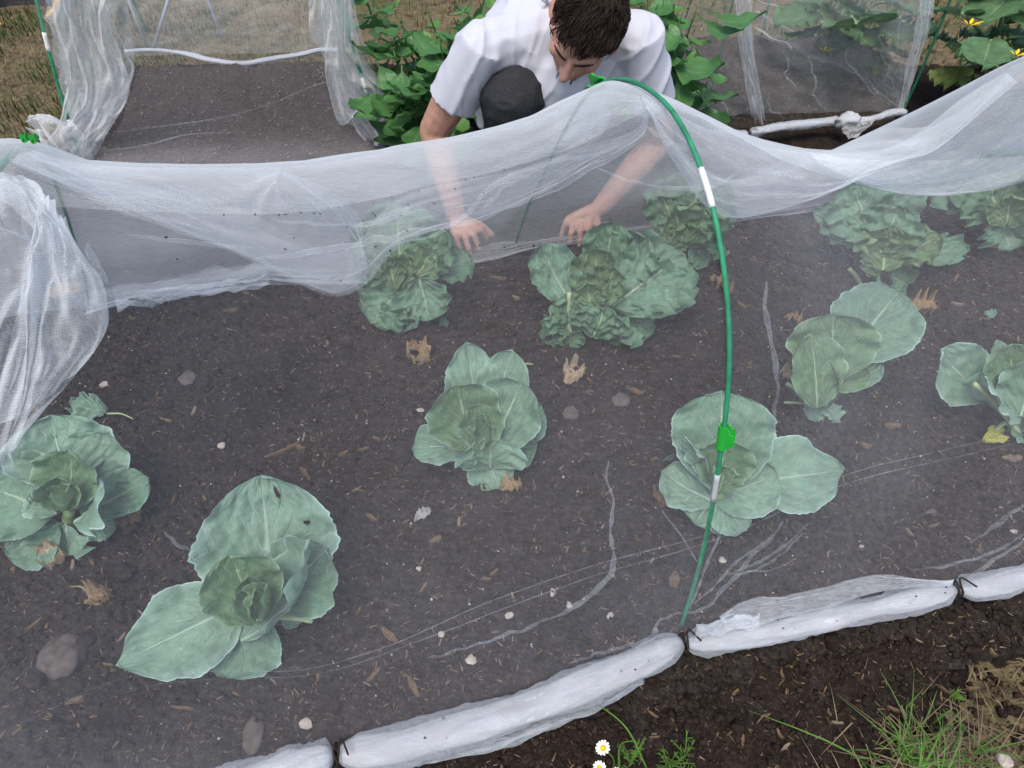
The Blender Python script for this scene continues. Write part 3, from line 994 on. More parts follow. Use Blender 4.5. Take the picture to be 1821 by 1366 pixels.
grid_obj('fold', patch(Lf, Rf, 20, 50, .005, 1.5, 341, .012, .8), M['net_fold'], net)

# specks of soil caught on the net
sp = []
rr_ = random.Random(4)
for k in range(46):
    x, y = rr_.gauss(640, 130), rr_.gauss(365, 60)
    if rr_.random() < .25: x, y = rr_.uniform(200, 1750), rr_.uniform(250, 1000)
    q = SH(x, y, .004); sp.append(tuple(q))
sp = np.array(sp)
o = scatter_boxes('soil_specks', sp, RNG.uniform(.0005, .0016, len(sp)), RNG.uniform(.0004, .0010, len(sp)), RNG.uniform(.0006, .001, len(sp)), M['crumb'], seed=5)
tag(o, 'dark specks of soil caught on the white net', None, None, 'stuff')


# dirt on the rolled hem
dp = []
for a_, b_2, r_2 in (((604, 1342), (870, 1282), .02), ((870, 1282), (1210, 1145), .021), ((1222, 1145), (1500, 1095), .015), ((1500, 1095), (1697, 1047), .015)):
    for k in range(5):
        t_ = rr_.gauss(.75, .2) % 1; q = P(a_[0] + (b_2[0] - a_[0]) * t_, a_[1] + (b_2[1] - a_[1]) * t_, .02)
        th_ = rr_.uniform(.4, 2.6)
        dp.append(tuple(q + Vector((0, math.cos(th_) * r_2, math.sin(th_) * r_2 * .95))))
dp = np.array(dp)
o = scatter_boxes('dirt_specks', dp, RNG.uniform(.0008, .0032, len(dp)) * RNG.random(len(dp)), RNG.uniform(.0005, .0014, len(dp)), RNG.uniform(.0005, .001, len(dp)), M['crumb'], seed=6)
tag(o, 'specks of dirt on the rolled white hem', None, None, 'stuff')

# ------------------------------------------------------------------ clips
def clip(p, along, outw, label, s=1.0):
    """snap clip: a channelled body round the rod with two finger tabs"""
    a = Vector(along).normalized(); o = Vector(outw); o = (o - a * o.dot(a)).normalized(); c = a.cross(o)
    e = empty('net_clip', p, label, 'clip', 'green plastic net clips')
    n = 11; half = .021 * s; Ro, Ri = .0082 * s, .0056 * s
    ang = np.linspace(math.radians(40), math.radians(320), n)   # C section open on one side
    V = []; F = []
    for z_ in (-half, half):
        for R in (Ro, Ri):
            for th in ang:
                V.append(p + a * z_ + (o * math.cos(th) + c * math.sin(th)) * R)
    k = n
    for i in range(n - 1):
        F.append((i, i + 1, 2 * k + i + 1, 2 * k + i)); F.append((k + i + 1, k + i, 3 * k + i, 3 * k + i + 1))
        F.append((i + 1, i, k + i, k + i + 1)); F.append((2 * k + i, 2 * k + i + 1, 3 * k + i + 1, 3 * k + i))
    for i in (0, n - 1):
        F.append((i, 2 * k + i, 3 * k + i, k + i))
    mesh_obj('clip_body', V, F, M['clip'], e, False)
    for sgn, th in ((1, 55), (-1, -55)):
        d = (o * math.cos(math.radians(th)) + c * math.sin(math.radians(th))); t2 = a.cross(d)
        d2 = (o * math.cos(math.radians(th * .35)) + c * math.sin(math.radians(th * .35)))
        prof = [(-.017, .007), (-.017, .012), (-.011, .013), (-.010, .020), (.010, .020), (.011, .013), (.017, .012), (.017, .007)]
        V = []; m = len(prof)
        for hh in (-.0014, .0014):
            for (u_, r_) in prof:
                V.append(p + a * (u_ * s) + (d * .007 + d2 * (r_ - .007)) * s + t2 * hh * s)
        F = [tuple(range(m))[::-1], tuple(range(m, 2 * m))] + [(i, (i + 1) % m, m + (i + 1) % m, m + i) for i in range(m)]
        mesh_obj('finger_tab', V, F, M['clip'], e, False)
    return e


def hoop_pt(H, f):
    S = resample(H, 200); i = min(198, int(f * 199))
    return Vector(S[i]), Vector(S[i + 1] - S[i])


fa = frac_at(H1S, 1291, 765)
p_, d_ = hoop_pt(H1, fa); clip(p_, d_, Vector((1, -.35, 0.1)), 'green clip low on the front hoop above the big cabbage', .85)
fb = frac_at(H1S, 1062, 152)
p_, d_ = hoop_pt(H1, fb); clip(p_ + Vector((0, 0, .003)), d_, Vector((-.5, -.6, .7)), 'green clip at the top of the front hoop below the bent head')
p_ = RID[3]
for k_, (x, y, lb) in enumerate([(46, 246, 'green clip at the left net top, left one of a pair'), (62, 248, 'green clip at the left net top, right one of a pair')]):
    q = PV(x, y, MID, AXN); clip(q, (-.25, 1, -.1), (-.2, -.3, .9), lb, .32)


# ------------------------------------------------------------------ leaves
def leaf_geo(base, tip, width, nrm=None, cup=.25, arch=.12, ruffle=.06, rf=5.0, seed=0, notch=0.0, peak=.56, blunt=.47, petiole=.0, nu=33, nt=42, pucker=.004, jag=.03, twist=0.0, lift=None, curl=.0):
    """blade with its midrib from base to tip; nrm = way the upper face looks"""
    r = random.Random(seed)
    base = Vector(base); tip = Vector(tip)
    ax = (tip - base); L = ax.length; axn = ax / L
    if nrm is None:
        nrm = (CO - (base + tip) / 2).normalized() * .75 + Vector((0, 0, 1)) * .5
    nrm = Vector(nrm); nrm = (nrm - axn * nrm.dot(axn)).normalized()
    side = axn.cross(nrm).normalized()
    t = np.linspace(0, 1, nt)
    s = np.linspace(-1, 1, nu)
    S, T = np.meshgrid(s, t)
    if notch:
        T2 = T * (1 - notch * np.exp(-(S / .28)**2) * np.clip((T - .3) / .7, 0, 1))
    else:
        T2 = T
    hw = (np.clip(np.sin(np.pi * T**(math.log(.5) / math.log(peak))), 0, 1))**blunt
    if petiole:
        hw = np.where(T < petiole, .045, hw * np.clip((T - petiole) / .25, 0, 1)**.7 + .045 * np.clip(1 - (T - petiole) / .2, 0, 1))
        hw = np.maximum(hw, .03 * (T < .95))
    hw = np.maximum(hw, .10 * (1 - T))
    wob = 1 + jag * fbm(T * 9 + 3.1 * seed % 50, S * .5 + np.sign(S) * 7, seed % 97, 3) * np.abs(S)**2 - (.022 * np.abs(((T * 17 + seed * .37) % 1) - .5) * 2 + .018 * vnoise(T * 31, np.sign(S) * 3.0, seed % 71)) * np.abs(S)**6 + .10 * vnoise(T * 2.3 + seed % 31, np.sign(S) * 5.0, seed % 89) * np.abs(S)
    W = width * .5 * hw * wob
    across = S * W
    off = cup * np.abs(across) * np.abs(S) + arch * L * np.sin(np.pi * T) * -1.0 - curl * L * T**3
    rw = ruffle * width * np.abs(S)**2.5 * np.sin(T * 2 * np.pi * rf * .5 + np.sign(S) * 1.7 + seed) * np.clip(T * 2, 0, 1)
    rw = rw + ruffle * width * .7 * fbm(T * rf, S * 2.5, seed % 61 + 3, 2) * np.abs(S)**2.2
    pk = pucker * fbm(T * 11 * L / .2, S * 7 * width / .2, seed % 53 + 9, 3)
    q = T - .80 * np.abs(S)**.85
    vein = np.abs(((q * 4.6 + (S > 0) * .45) % 1.0) - .5)
    pk = pk + pucker * .9 * np.minimum(vein * 4, 1) * np.clip(np.abs(S) * 4, 0, 1)
    off = off + rw + pk
    tw = twist * (T - .3)
    ba = np.array(base); A = np.array(axn); B = np.array(side); Cn = np.array(nrm)
    # side direction turns with twist
    along = T2 * L - .06 * L * np.abs(S)**2 * (T > .5) * (T - .5)
    Bx = B[None, None] * np.cos(tw)[..., None] + Cn[None, None] * np.sin(tw)[..., None]
    G = ba + along[..., None] * A + across[..., None] * Bx + off[..., None] * Cn
    if lift is not None:
        G[..., 2] = np.maximum(G[..., 2], lift)
    UV = np.stack([(S + 1) / 2, T], -1).reshape(-1, 2)
    return G, UV


def bitten(F, nu, nt, bites, seed):
    out = []
    for f in F:
        s = (f[0] % nu + .5) / (nu - 1) * 2 - 1; t = (f[0] // nu + .5) / (nt - 1)
        ok = True
        for (s0, t0, rs, rt) in bites:
            w_ = 1 + .35 * float(vnoise(np.array(s * 9.0), np.array(t * 9.0), seed))
            if ((s - s0) / (rs * w_))**2 + ((t - t0) / (rt * w_))**2 < 1: ok = False
        if ok: out.append(f)
    return out


def add_leaf(parent, mat, *a, rib=True, name='leaf', bites=None, **k):
    if bites: k.setdefault('nu', 61); k.setdefault('nt', 76)
    G, UV = leaf_geo(*a, **k)
    nt, nu = G.shape[:2]
    V = [tuple(v) for v in G.reshape(-1, 3)]; F = grid_faces(nu, nt)
    if bites: F = bitten(F, nu, nt, bites, k.get('seed', 0)); rib = rib and not any(abs(b[0]) < .1 for b in bites)
    if rib:
        c = G[:, nu // 2]
        wid = k.get('width', a[2] if len(a) > 2 else .1)
        rr = np.linspace(.026, .006, nt) * wid
        nn = np.cross(np.gradient(G, axis=1)[:, nu // 2], np.gradient(c, axis=0)); nn /= np.linalg.norm(nn, axis=1)[:, None] + 1e-12
        v2, f2 = tube_geo(c[:int(nt * .75)], rr[:int(nt * .75)], 6, int(nt * .75), False)
        o = len(V); V += [tuple(q) for q in v2]; F += [tuple(i + o for i in q) for q in f2]
        UV = np.concatenate([UV, np.tile([[.5, .1]], (len(v2), 1))])
    return mesh_obj(name, V, F, mat, parent, True, UV)


UPV = Vector((0, 0, 1))


def cabbage(stem, label, leaves, name='cabbage', cat='cabbage', grp='young cabbages in the front bed', stubs=(), seed=0, savoy=False):
    b = P(*stem, 0.0)
    b.z = float(bed_z(np.array(b.x), np.array(b.y)))
    e = empty(name, b, label, cat, grp)
    for i, lf in enumerate(leaves):
        (bx, by, bz), (tx, ty, tz), wpx = lf[:3]
        o = dict(lf[3]) if len(lf) > 3 else {}
        mk = o.pop('m', 'sav' if savoy else 'cab')
        A = P(bx, by, bz); B = P(tx, ty, tz)
        wd = wpx * mpp((A + B) / 2)
        o.setdefault('ruffle', .13 if savoy else .055); o.setdefault('pucker', .0062 if savoy else .0030); o.setdefault('curl', .10 if 'cab_in' != mk != 'sav_in' else 0.0)
        o['cup'] = o.get('cup', .25) * 1.5
        o.setdefault('jag', .07 if savoy else .04); o.setdefault('rf', 8 if savoy else 6)
        if savoy: o.setdefault('nu', 37); o.setdefault('nt', 44)
        n = o.pop('n', None)
        if isinstance(n, tuple) and len(n) == 3: n = Vector(n)
        add_leaf(e, M[mk], A, B, wd, nrm=n, seed=seed * 37 + i * 11 + 1, **o)
    # stem from the ground to the leaf bases
    top = sum((P(*l[0]) for l in leaves), Vector()) / len(leaves)
    tube('stem', [b + Vector((0, 0, -.01)), b.lerp(top, .5), top], [.014, .012, .010], M['stalk'], e, n=10)
    for (p0, p1, r) in stubs:
        tube('stalk', [P(*p0), (P(*p0) + P(*p1)) / 2 + Vector((0, 0, .004)), P(*p1)], [r, r * .9], M['cut'], e, n=8)
    return e


HN = (0.0, -.35, .95)
cabbage((470, 1118), 'large front cabbage with a long leaf reaching left toward the big round stone', [
    ((482, 1082, .06), (462, 844, .20), 236, dict(m='cab_blue', cup=.16, arch=.06, peak=.5, blunt=.5, bites=[(.32, .86, .05, .045), (.62, .60, .05, .018), (.05, 1.03, .10, .06)])),
    ((478, 1075, .07), (578, 975, .13), 165, dict(cup=.12, arch=.06)),
    ((430, 1075, .07), (203, 1184, .05), 150, dict(m='cab_blue', n=(.0, -.5, .85), cup=.10, arch=-.06, peak=.40, blunt=.72, curl=.02)),
    ((455, 1075, .06), (385, 1205, .02), 165, dict(n=(.1, -.6, .7), cup=.06, arch=.03, blunt=.45)),
    ((455, 1108, .09), (408, 985, .18), 150, dict(m='cab_in', n=(.35, -.8, .45), cup=.30, blunt=.45)),
    ((432, 1140, .05), (528, 955, .20), 120, dict(m='cab_blue', n=(-.80, -.15, .60), cup=.40, arch=.20)),
    ((458, 1105, .10), (440, 1022, .165), 66, dict(m='cab_in', n=(.3, -.7, .6), cup=.6)),
    ((460, 1105, .10), (478, 1035, .170), 62, dict(m='cab_in', n=(-.6, -.6, .5), cup=.7)),
    ((455, 1100, .11), (452, 1045, .16), 40, dict(m='cab_in', n=(.6, -.5, .5), cup=.9)),
    ((505, 1080, .04), (530, 1115, .01), 38, dict(m='cab_blue', n=HN)),
], stubs=[((495, 1098, .04), (556, 1105, .03), .0045)], seed=1)

cabbage((862, 835), 'middle cabbage with a deep notch eaten from its back leaf', [
    ((855, 762, .07), (832, 606, .19), 104, dict(m='cab_blue', n=(.25, -.8, .5), cup=.12, arch=.05, blunt=.5, peak=.5)),
    ((872, 762, .07), (908, 620, .185), 100, dict(m='cab_blue', n=(-.2, -.8, .5), cup=.12, arch=.05, blunt=.5, peak=.5)),
    ((880, 790, .06), (962, 715, .10), 100, dict(cup=.1)),
    ((880, 800, .05), (955, 790, .07), 80, dict(cup=.1)),
    ((845, 800, .08), (812, 682, .18), 138, dict(m='cab_in', n=(.3, -.8, .45), cup=.22, blunt=.45)),
    ((868, 800, .08), (926, 676, .18), 128, dict(n=(-.35, -.8, .45), cup=.18, blunt=.45)),
    ((838, 795, .06), (730, 795, .055), 76, dict(m='cab_blue', n=(0, -.4, .9), cup=.35, arch=-.04)),
    ((858, 800, .06), (888, 870, .015), 88, dict(m='cab_blue', n=(-.1, -.6, .7), cup=.1)),
    ((872, 832, .04), (872, 773, .115), 128, dict(n=(.0, .45, .8), cup=-.30, arch=.15)),
    ((842, 822, .045), (832, 772, .115), 84, dict(n=(.2, .4, .8), cup=-.25, arch=.15)),
    ((855, 800, .10), (852, 716, .165), 80, dict(m='cab_in', n=(.2, -.8, .5), cup=.4, blunt=.4)),
    ((858, 800, .10), (862, 735, .155), 50, dict(m='cab_in', n=(-.5, -.6, .5), cup=.7)),
    ((852, 795, .10), (846, 742, .15), 44, dict(m='cab_in', n=(.6, -.6, .5), cup=.8)),
], stubs=[((842, 822, .02), (822, 830, .01), .003)], seed=2)

cabbage((1278, 905), 'broad cabbage spread behind the low green clip of the front hoop', [
    ((1282, 862, .08), (1285, 696, .21), 192, dict(cup=.10, arch=.05, blunt=.44, peak=.53)),
    ((1318, 862, .06), (1500, 836, .06), 150, dict(m='cab_blue', n=(.1, -.4, .9), cup=.06, arch=-.03, peak=.50, blunt=.72, curl=.0)),
    ((1272, 895, .06), (1178, 834, .08), 95, dict(m='cab_blue', n=(.3, -.5, .8), cup=.10)),
    ((1275, 862, .09), (1300, 778, .18), 108, dict(m='cab_in', n=(-.1, -.85, .45), cup=.22, blunt=.42)),
    ((1268, 868, .09), (1212, 782, .17), 48, dict(m='cab_blue', n=(-.75, -.2, .3), cup=.4)),
    ((1270, 892, .06), (1388, 842, .10), 120, dict(m='cab_blue', n=(-.1, -.6, .8), cup=.10, blunt=.45)),
    ((1275, 880, .07), (1330, 945, .03), 80, dict(m='cab_blue', n=(0, -.5, .8), cup=.12)),
    ((1262, 890, .05), (1240, 935, .03), 90, dict(m='cab_blue', n=(.1, -.5, .8), cup=.12)),
    ((1274, 885, .05), (1278, 952, .01), 55, dict(m='cab_blue', n=(0, -.5, .8))),
    ((1278, 875, .10), (1288, 828, .15), 66, dict(m='cab_in', n=(-.2, .1, .9), cup=-.4)),
    ((1272, 872, .10), (1268, 826, .155), 44, dict(m='cab_in', n=(.5, -.6, .5), cup=.8)),
], seed=3)

cabbage((1462, 735), 'ragged cabbage with one large round leaf held high, near the front hoop', [
    ((1500, 640, .11), (1605, 508, .21), 152, dict(cup=.06, arch=.03, blunt=.45)),
    ((1500, 690, .07), (1560, 630, .12), 70, dict(cup=.1)),
    ((1480, 675, .10), (1482, 556, .21), 152, dict(m='cab_in', cup=.16, arch=.05, blunt=.42)),
    ((1475, 690, .08), (1540, 652, .11), 62, dict(m='cab_in', n=(0, -.5, .8), cup=.25)),
    ((1452, 725, .05), (1440, 590, .18), 96, dict(m='cab_in', n=(.1, -.9, .4), cup=.18, arch=-.05, blunt=.42, jag=.07)),
    ((1470, 725, .04), (1475, 640, .14), 48, dict(m='cab_in', n=(-.7, -.5, .4), cup=.5)),
    ((1465, 712, .04), (1438, 747, .0), 40, dict(m='cab_blue', n=HN, jag=.2, ruffle=.12)),
    ((1470, 712, .04), (1494, 750, .0), 34, dict(m='cab_blue', n=HN, jag=.2, ruffle=.12)),
    ((1450, 705, .04), (1412, 690, .03), 40, dict(n=HN, ruffle=.15)),
], stubs=[((1448, 716, .03), (1398, 682, .05), .0045), ((1445, 722, .01), (1394, 716, .012), .003)], seed=4)

cabbage((1800, 765), 'small cabbage cut off by the right edge with one leaf on a long pale stalk', [
    ((1795, 745, .02), (1688, 625, .17), 112, dict(m='cab_blue', n=(.1, -.75, .6), petiole=.25, cup=.14, peak=.62, blunt=.5)),
    ((1812, 735, .06), (1800, 610, .19), 112, dict(m='cab_in', cup=.22)),
    ((1815, 740, .05), (1762, 660, .15), 95, dict(m='cab_blue', n=(-.1, .25, .8), cup=-.25)),
    ((1815, 740, .06), (1850, 640, .18), 110, dict(cup=.2)),
    ((1800, 690, .08), (1776, 604, .16), 42, dict(m='cab_blue', n=(0, -.6, .6))),
    ((1820, 745, .05), (1890, 720, .10), 100, dict(cup=.2)),
    ((1805, 745, .03), (1835, 790, .01), 50, dict(n=HN)),
], stubs=[((1798, 752, .02), (1732, 682, .115), .0055), ((1792, 752, .02), (1812, 770, .01), .006), ((1788, 752, .02), (1770, 765, .01), .005)], seed=5)

cabbage((118, 950), 'full cabbage cut off by the left edge, beside the loose green leaf', [
    ((125, 865, .09), (85, 738, .19), 172, dict(m='cab_blue', cup=.10, arch=.05, blunt=.5)),
    ((150, 860, .08), (185, 770, .15), 110, dict(m='cab_blue', cup=.1)),
    ((95, 915, .08), (-35, 865, .12), 175, dict(cup=.12, blunt=.5, n=(.1, -.6, .7))),
    ((105, 930, .05), (5, 985, .03), 120, dict(n=(0, -.6, .8), cup=.1)),
    ((145, 915, .07), (262, 848, .09), 86, dict(cup=.10, n=(-.2, -.7, .7))),
    ((118, 905, .09), (122, 800, .18), 126, dict(m='cab_in', n=(.0, -.85, .45), cup=.22, blunt=.42)),
    ((118, 930, .05), (112, 988, .005), 110, dict(m='cab_blue', n=(0, -.6, .7), ruffle=.12)),
    ((145, 925, .05), (205, 942, .03), 60, dict(m='cab_blue', n=(0, -.6, .7), ruffle=.12)),
    ((135, 930, .06), (170, 850, .14), 125, dict(m='cab_blue', n=(-.1, .3, .8), cup=-.35, arch=.12)),
    ((100, 915, .09), (60, 872, .13), 60, dict(m='cab_blue', n=(.2, .2, .9), cup=-.3)),
    ((112, 905, .10), (105, 845, .16), 76, dict(m='cab_in', n=(.3, -.7, .5), cup=.5)),
    ((115, 905, .10), (125, 860, .15), 46, dict(m='cab_in', n=(-.5, -.6, .5), cup=.8)),
], stubs=[((180, 928, .03), (205, 912, .02), .004)], seed=6)

SG = 'crinkled savoy cabbages along the back of the bed'
cabbage((712, 570), 'savoy cabbage next to the hand on the left, with yellow ribs at its heart', [
    ((715, 505, .08), (704, 354, .25), 168, dict(cup=.12, arch=.04, blunt=.42)),
    ((700, 500, .09), (640, 445, .17), 80, dict(cup=.12)),
    ((725, 500, .09), (792, 410, .20), 90, dict(cup=.12)),
    ((720, 510, .08), (655, 572, .03), 110, dict(m='sav_lt', n=(0, -.6, .8), arch=.06)),
    ((728, 515, .07), (705, 592, .02), 80, dict(m='sav_lt', n=(0, -.6, .8))),
    ((745, 495, .12), (762, 572, .04), 112, dict(m='sav_lt', n=(-.2, -.7, .7), arch=.10, blunt=.4)),
    ((770, 490, .10), (838, 452, .12), 78, dict(m='sav_lt', cup=.1)),
    ((702, 512, .09), (690, 452, .17), 46, dict(m='sav_in', cup=.4)),
    ((715, 512, .09), (720, 452, .16), 52, dict(m='sav_in', n=(-.3, -.7, .5), cup=.4)),
    ((735, 500, .10), (768, 440, .17), 70, dict(m='sav_in', cup=.3)),
], name='savoy_cabbage', grp=SG, seed=11, savoy=True)

cabbage((1050, 592), 'widest savoy cabbage, below the other hand', [
    ((1075, 515, .10), (1088, 392, .24), 95, dict(cup=.10)),
    ((1090, 500, .11), (1150, 420, .21), 110, dict(m='sav_lt', cup=.1)),
    ((1088, 545, .09), (1222, 448, .17), 158, dict(m='sav_lt', n=(-.15, -.75, .65), cup=.14, blunt=.45, arch=.02)),
    ((1100, 520, .10), (1245, 512, .12), 92, dict(m='sav_lt', n=(0, -.6, .8), arch=.04)),
    ((1085, 545, .08), (1165, 580, .03), 110, dict(m='sav_lt', n=(0, -.6, .8), arch=.06)),
    ((1018, 545, .09), (962, 432, .20), 98, dict(m='sav_lt', n=(.2, -.8, .5), cup=.15, blunt=.42)),
    ((1052, 545, .09), (1062, 442, .19), 90, dict(m='sav_in', cup=.35, blunt=.4)),
    ((1060, 545, .09), (1095, 470, .18), 80, dict(m='sav_in', n=(-.3, -.7, .5), cup=.35)),
    ((1050, 548, .09), (1045, 500, .15), 55, dict(m='sav_in', cup=.6)),
    ((1015, 590, .03), (1005, 528, .12), 90, dict(m='sav', n=(.1, -.9, .3), arch=-.06)),
    ((1055, 598, .03), (1075, 548, .11), 120, dict(m='sav', n=(0, -.9, .4), arch=-.1, cup=-.1)),
    ((1010, 575, .04), (962, 606, .005), 60, dict(n=HN, ruffle=.2)),
    ((1020, 580, .04), (1010, 618, .0), 60, dict(n=HN, ruffle=.2)),
    ((1090, 580, .03), (1110, 612, .0), 60, dict(n=HN, ruffle=.2)),
], name='savoy_cabbage', grp=SG, stubs=[((1012, 590, .03), (1012, 520, .13), .006), ((1015, 596, .01), (990, 608, .01), .004)], seed=12, savoy=True)

cabbage((1225, 452), 'dark savoy cabbage standing right behind the front hoop', [
    ((1222, 410, .11), (1252, 300, .25), 140, dict(cup=.10, blunt=.42)),
    ((1210, 410, .11), (1168, 320, .22), 90, dict(cup=.1)),
    ((1235, 410, .10), (1302, 350, .18), 90, dict(cup=.1)),
    ((1215, 430, .09), (1200, 365, .19), 95, dict(m='sav_in', cup=.35)),
    ((1225, 430, .09), (1245, 360, .19), 95, dict(m='sav', n=(-.3, -.7, .5), cup=.35)),
    ((1220, 440, .07), (1215, 395, .14), 70, dict(m='sav_in', cup=.6)),
    ((1225, 430, .07), (1262, 462, .03), 80, dict(m='sav_lt', n=(0, -.6, .8))),
    ((1215, 430, .07), (1180, 445, .05), 80, dict(m='sav', n=(0, -.6, .8))),
    ((1240, 430, .07), (1290, 425, .06), 80, dict(m='sav', n=(0, -.6, .8))),
], name='savoy_cabbage', grp=SG, seed=13, savoy=True)

cabbage((1568, 492), 'savoy cabbage with a leaf flopping out to the right, behind the ragged cabbage', [
    ((1560, 430, .11), (1590, 308, .25), 130, dict(cup=.08, m='sav_lt')),
    ((1555, 435, .11), (1520, 322, .23), 120, dict(cup=.08, m='sav_lt')),
    ((1550, 430, .10), (1452, 368, .16), 76, dict(m='sav_lt', cup=.1)),
    ((1565, 450, .10), (1600, 365, .20), 110, dict(m='sav_lt', cup=.12)),
    ((1570, 480, .07), (1580, 400, .17), 100, dict(m='sav_in', cup=.3)),
    ((1555, 490, .05), (1548, 420, .15), 70, dict(m='sav_in', n=(.3, -.8, .4), cup=.4)),
    ((1585, 460, .09), (1672, 418, .14), 72, dict(m='sav_in', cup=.1)),
    ((1610, 455, .10), (1732, 432, .08), 64, dict(m='sav_lt', n=(0, -.6, .8), petiole=.2, ruffle=.16)),
    ((1580, 480, .06), (1615, 505, .02), 100, dict(n=(0, -.6, .8))),
    ((1555, 485, .05), (1570, 510, .0), 70, dict(n=HN)),
], name='savoy_cabbage', grp=SG, stubs=[((1530, 505, .01), (1510, 478, .05), .006)], seed=14, savoy=True)

cabbage((1800, 432), 'savoy cabbage at the right edge under the sagging net', [
    ((1775, 375, .11), (1755, 278, .25), 130, dict(cup=.1)),
    ((1770, 370, .11), (1655, 300, .20), 90, dict(m='sav_lt', cup=.1)),
    ((1760, 380, .10), (1700, 350, .14), 80, dict(m='sav_lt', n=(0, -.6, .8))),
    ((1790, 380, .10), (1850, 330, .20), 110, dict(cup=.1)),
    ((1785, 390, .09), (1800, 445, .04), 120, dict(m='sav_lt', n=(0, -.7, .7), blunt=.4)),
    ((1800, 395, .09), (1880, 400, .07), 110, dict(m='sav_lt', n=(0, -.6, .8))),
    ((1790, 400, .09), (1800, 345, .17), 80, dict(m='sav_in', cup=.4)),
], name='savoy_cabbage', grp=SG, seed=15, savoy=True)


# ------------------------------------------------------------------ fallen leaves, stones, chips
def ground_at(px, py):
    p = P(px, py, 0)
    p.z = float(bed_z(np.array(p.x), np.array(p.y)))
    return p


def loose_leaf(px, py, size, ang, label, mk='dead', name='withered_leaf', cat='leaf', grp='withered leaves on the soil', seed=0, crumple=.30, hole=False, stalk=0, asp=.75):
    c = ground_at(px, py); m = mpp(c); L = size * m; w = L * asp
    d = Vector((math.cos(ang), math.sin(ang), 0))
    e = empty(name, c, label, cat, grp)
    A = c - d * L / 2 + Vector((0, 0, .006)); B = c + d * L / 2 + Vector((0, 0, .008))
    G, UV = leaf_geo(A, B, w, nrm=Vector((0, -.25, 1)), cup=.3, arch=-.06, ruffle=crumple, rf=8, seed=seed, pucker=.006, jag=.20, nu=35, nt=38, blunt=.45)
    r = np.random.default_rng(seed + 5)
    nt, nu = G.shape[:2]
    G[..., 2] += fbm(G[..., 0] * 90, G[..., 1] * 90, seed + 4, 3) * crumple * .022
    G[..., 2] = np.maximum(G[..., 2], c.z + .002)
    F = grid_faces(nu, nt)
    if hole:
        F = bitten(F, nu, nt, [(.35, .55, .34, .17)], seed)
    n = vnoise(np.array([f[0] % nu for f in F]) * .33, np.array([f[0] // nu for f in F]) * .33, seed + 8)
    edge = np.array([min(f[0] % nu, nu - 2 - f[0] % nu, f[0] // nu, nt - 2 - f[0] // nu) for f in F])
    F = [f for f, q, ed in zip(F, n, edge) if not (q > .72 and ed < 3)]
    mesh_obj('blade', G.reshape(-1, 3), F, M[mk], e, True, UV)
    if stalk:
        tube('stalk', [A, A - d * stalk * m * .5 + Vector((.004, .003, .004)), A - d * stalk * m], [.0022, .0014], M['cut' if not mk.startswith('dead') else 'straw'], e, n=8, ns=6)
    return e


for i, (x, y, s, a, lb, kw) in enumerate([
    (746, 632, 62, -1.4, 'tan withered leaf with a hole, hanging below the left savoy', dict(hole=True, stalk=40)),
    (1018, 671, 50, 1.2, 'pale crumpled withered leaf between the widest savoy and the middle cabbage', {}),
    (908, 871, 42, .3, 'withered leaf scrap under the lowest leaf of the middle cabbage', {}),
    (1183, 893, 46, -.4, 'brown curled withered leaf left of the broad cabbage behind the front hoop', {}),
    (533, 903, 34, .8, 'withered leaf tuft behind the upper right edge of the large front cabbage', dict(crumple=.5)),
    (228, 923, 52, .4, 'twisted withered leaf right of the cabbage at the left edge', dict(crumple=.5, stalk=14)),
    (98, 995, 46, .1, 'withered leaf under the cabbage at the left edge', {}),
    (177, 1060, 46, -.3, 'withered leaf with a thin curved stalk above the big round stone', dict(stalk=40)),
    (1282, 507, 56, -1.0, 'withered leaf crossing behind the front hoop', dict(crumple=.45, asp=.45)),
    (1409, 573, 32, -.5, 'small pale withered leaf above the ragged cabbage', dict(asp=.6)),
    (1636, 550, 50, -.2, 'brown withered leaf full of holes right of the high round cabbage leaf', dict(hole=True)),
    (1398, 668, 26, 1.0, 'tiny brown withered leaf left of the ragged cabbage', {}),
    (105, 497, 62, .2, 'large tan withered leaf seen through the net flap at the left', dict(crumple=.2)),
    (546, 850, 24, -.8, 'short curled bit of withered leaf in bare soil above the large front cabbage', dict(asp=.4)),
    (1600, 500 + 258, 1, 0, None, {}),
]):
    if lb: loose_leaf(x, y, s, a, lb, ('dead', 'dead_pale', 'dead', 'dead_brown', 'dead')[i % 5], seed=500 + i * 13, **dict(dict(crumple=.30 + .12 * (i % 4)), **kw))
loose_leaf(1765, 778, 46, .4, 'yellow leaf lying under the small cabbage at the right edge', 'yellow', 'yellow_leaf', 'leaf', None, 601, .12)
loose_leaf(1798, 817, 34, -.2, 'cream dried leaf bit near the right edge below the yellow leaf', 'straw', 'dried_leaf', 'leaf', None, 602, .1, asp=.4)
loose_leaf(163, 735, 72, 2.9, 'loose green cabbage leaf with a pale stalk lying on bare soil at the left', 'cab_blue', 'fallen_leaf', 'leaf', None, 603, .22, stalk=52, asp=.7)
loose_leaf(790, 583, 20, .6, 'tiny green leaf scrap below the left savoy', 'cab_blue', 'leaf_scrap', 'leaf', None, 604, .15)
loose_leaf(1758, 562, 20, -.3, 'tiny blue green leaf scrap on bare soil near the right edge', 'cab_blue', 'leaf_scrap', 'leaf', None, 605, .15)
loose_leaf(1187, 822, 22, .4, 'tiny green leaf scrap left of the broad front hoop cabbage', 'cab', 'leaf_scrap', 'leaf', None, 606, .15, asp=.4)
loose_leaf(752, 921, 38, .8, 'grey white scrap on the soil below the middle cabbage', 'scrap', 'pale_scrap', 'scrap', None, 607, .2, asp=.5)
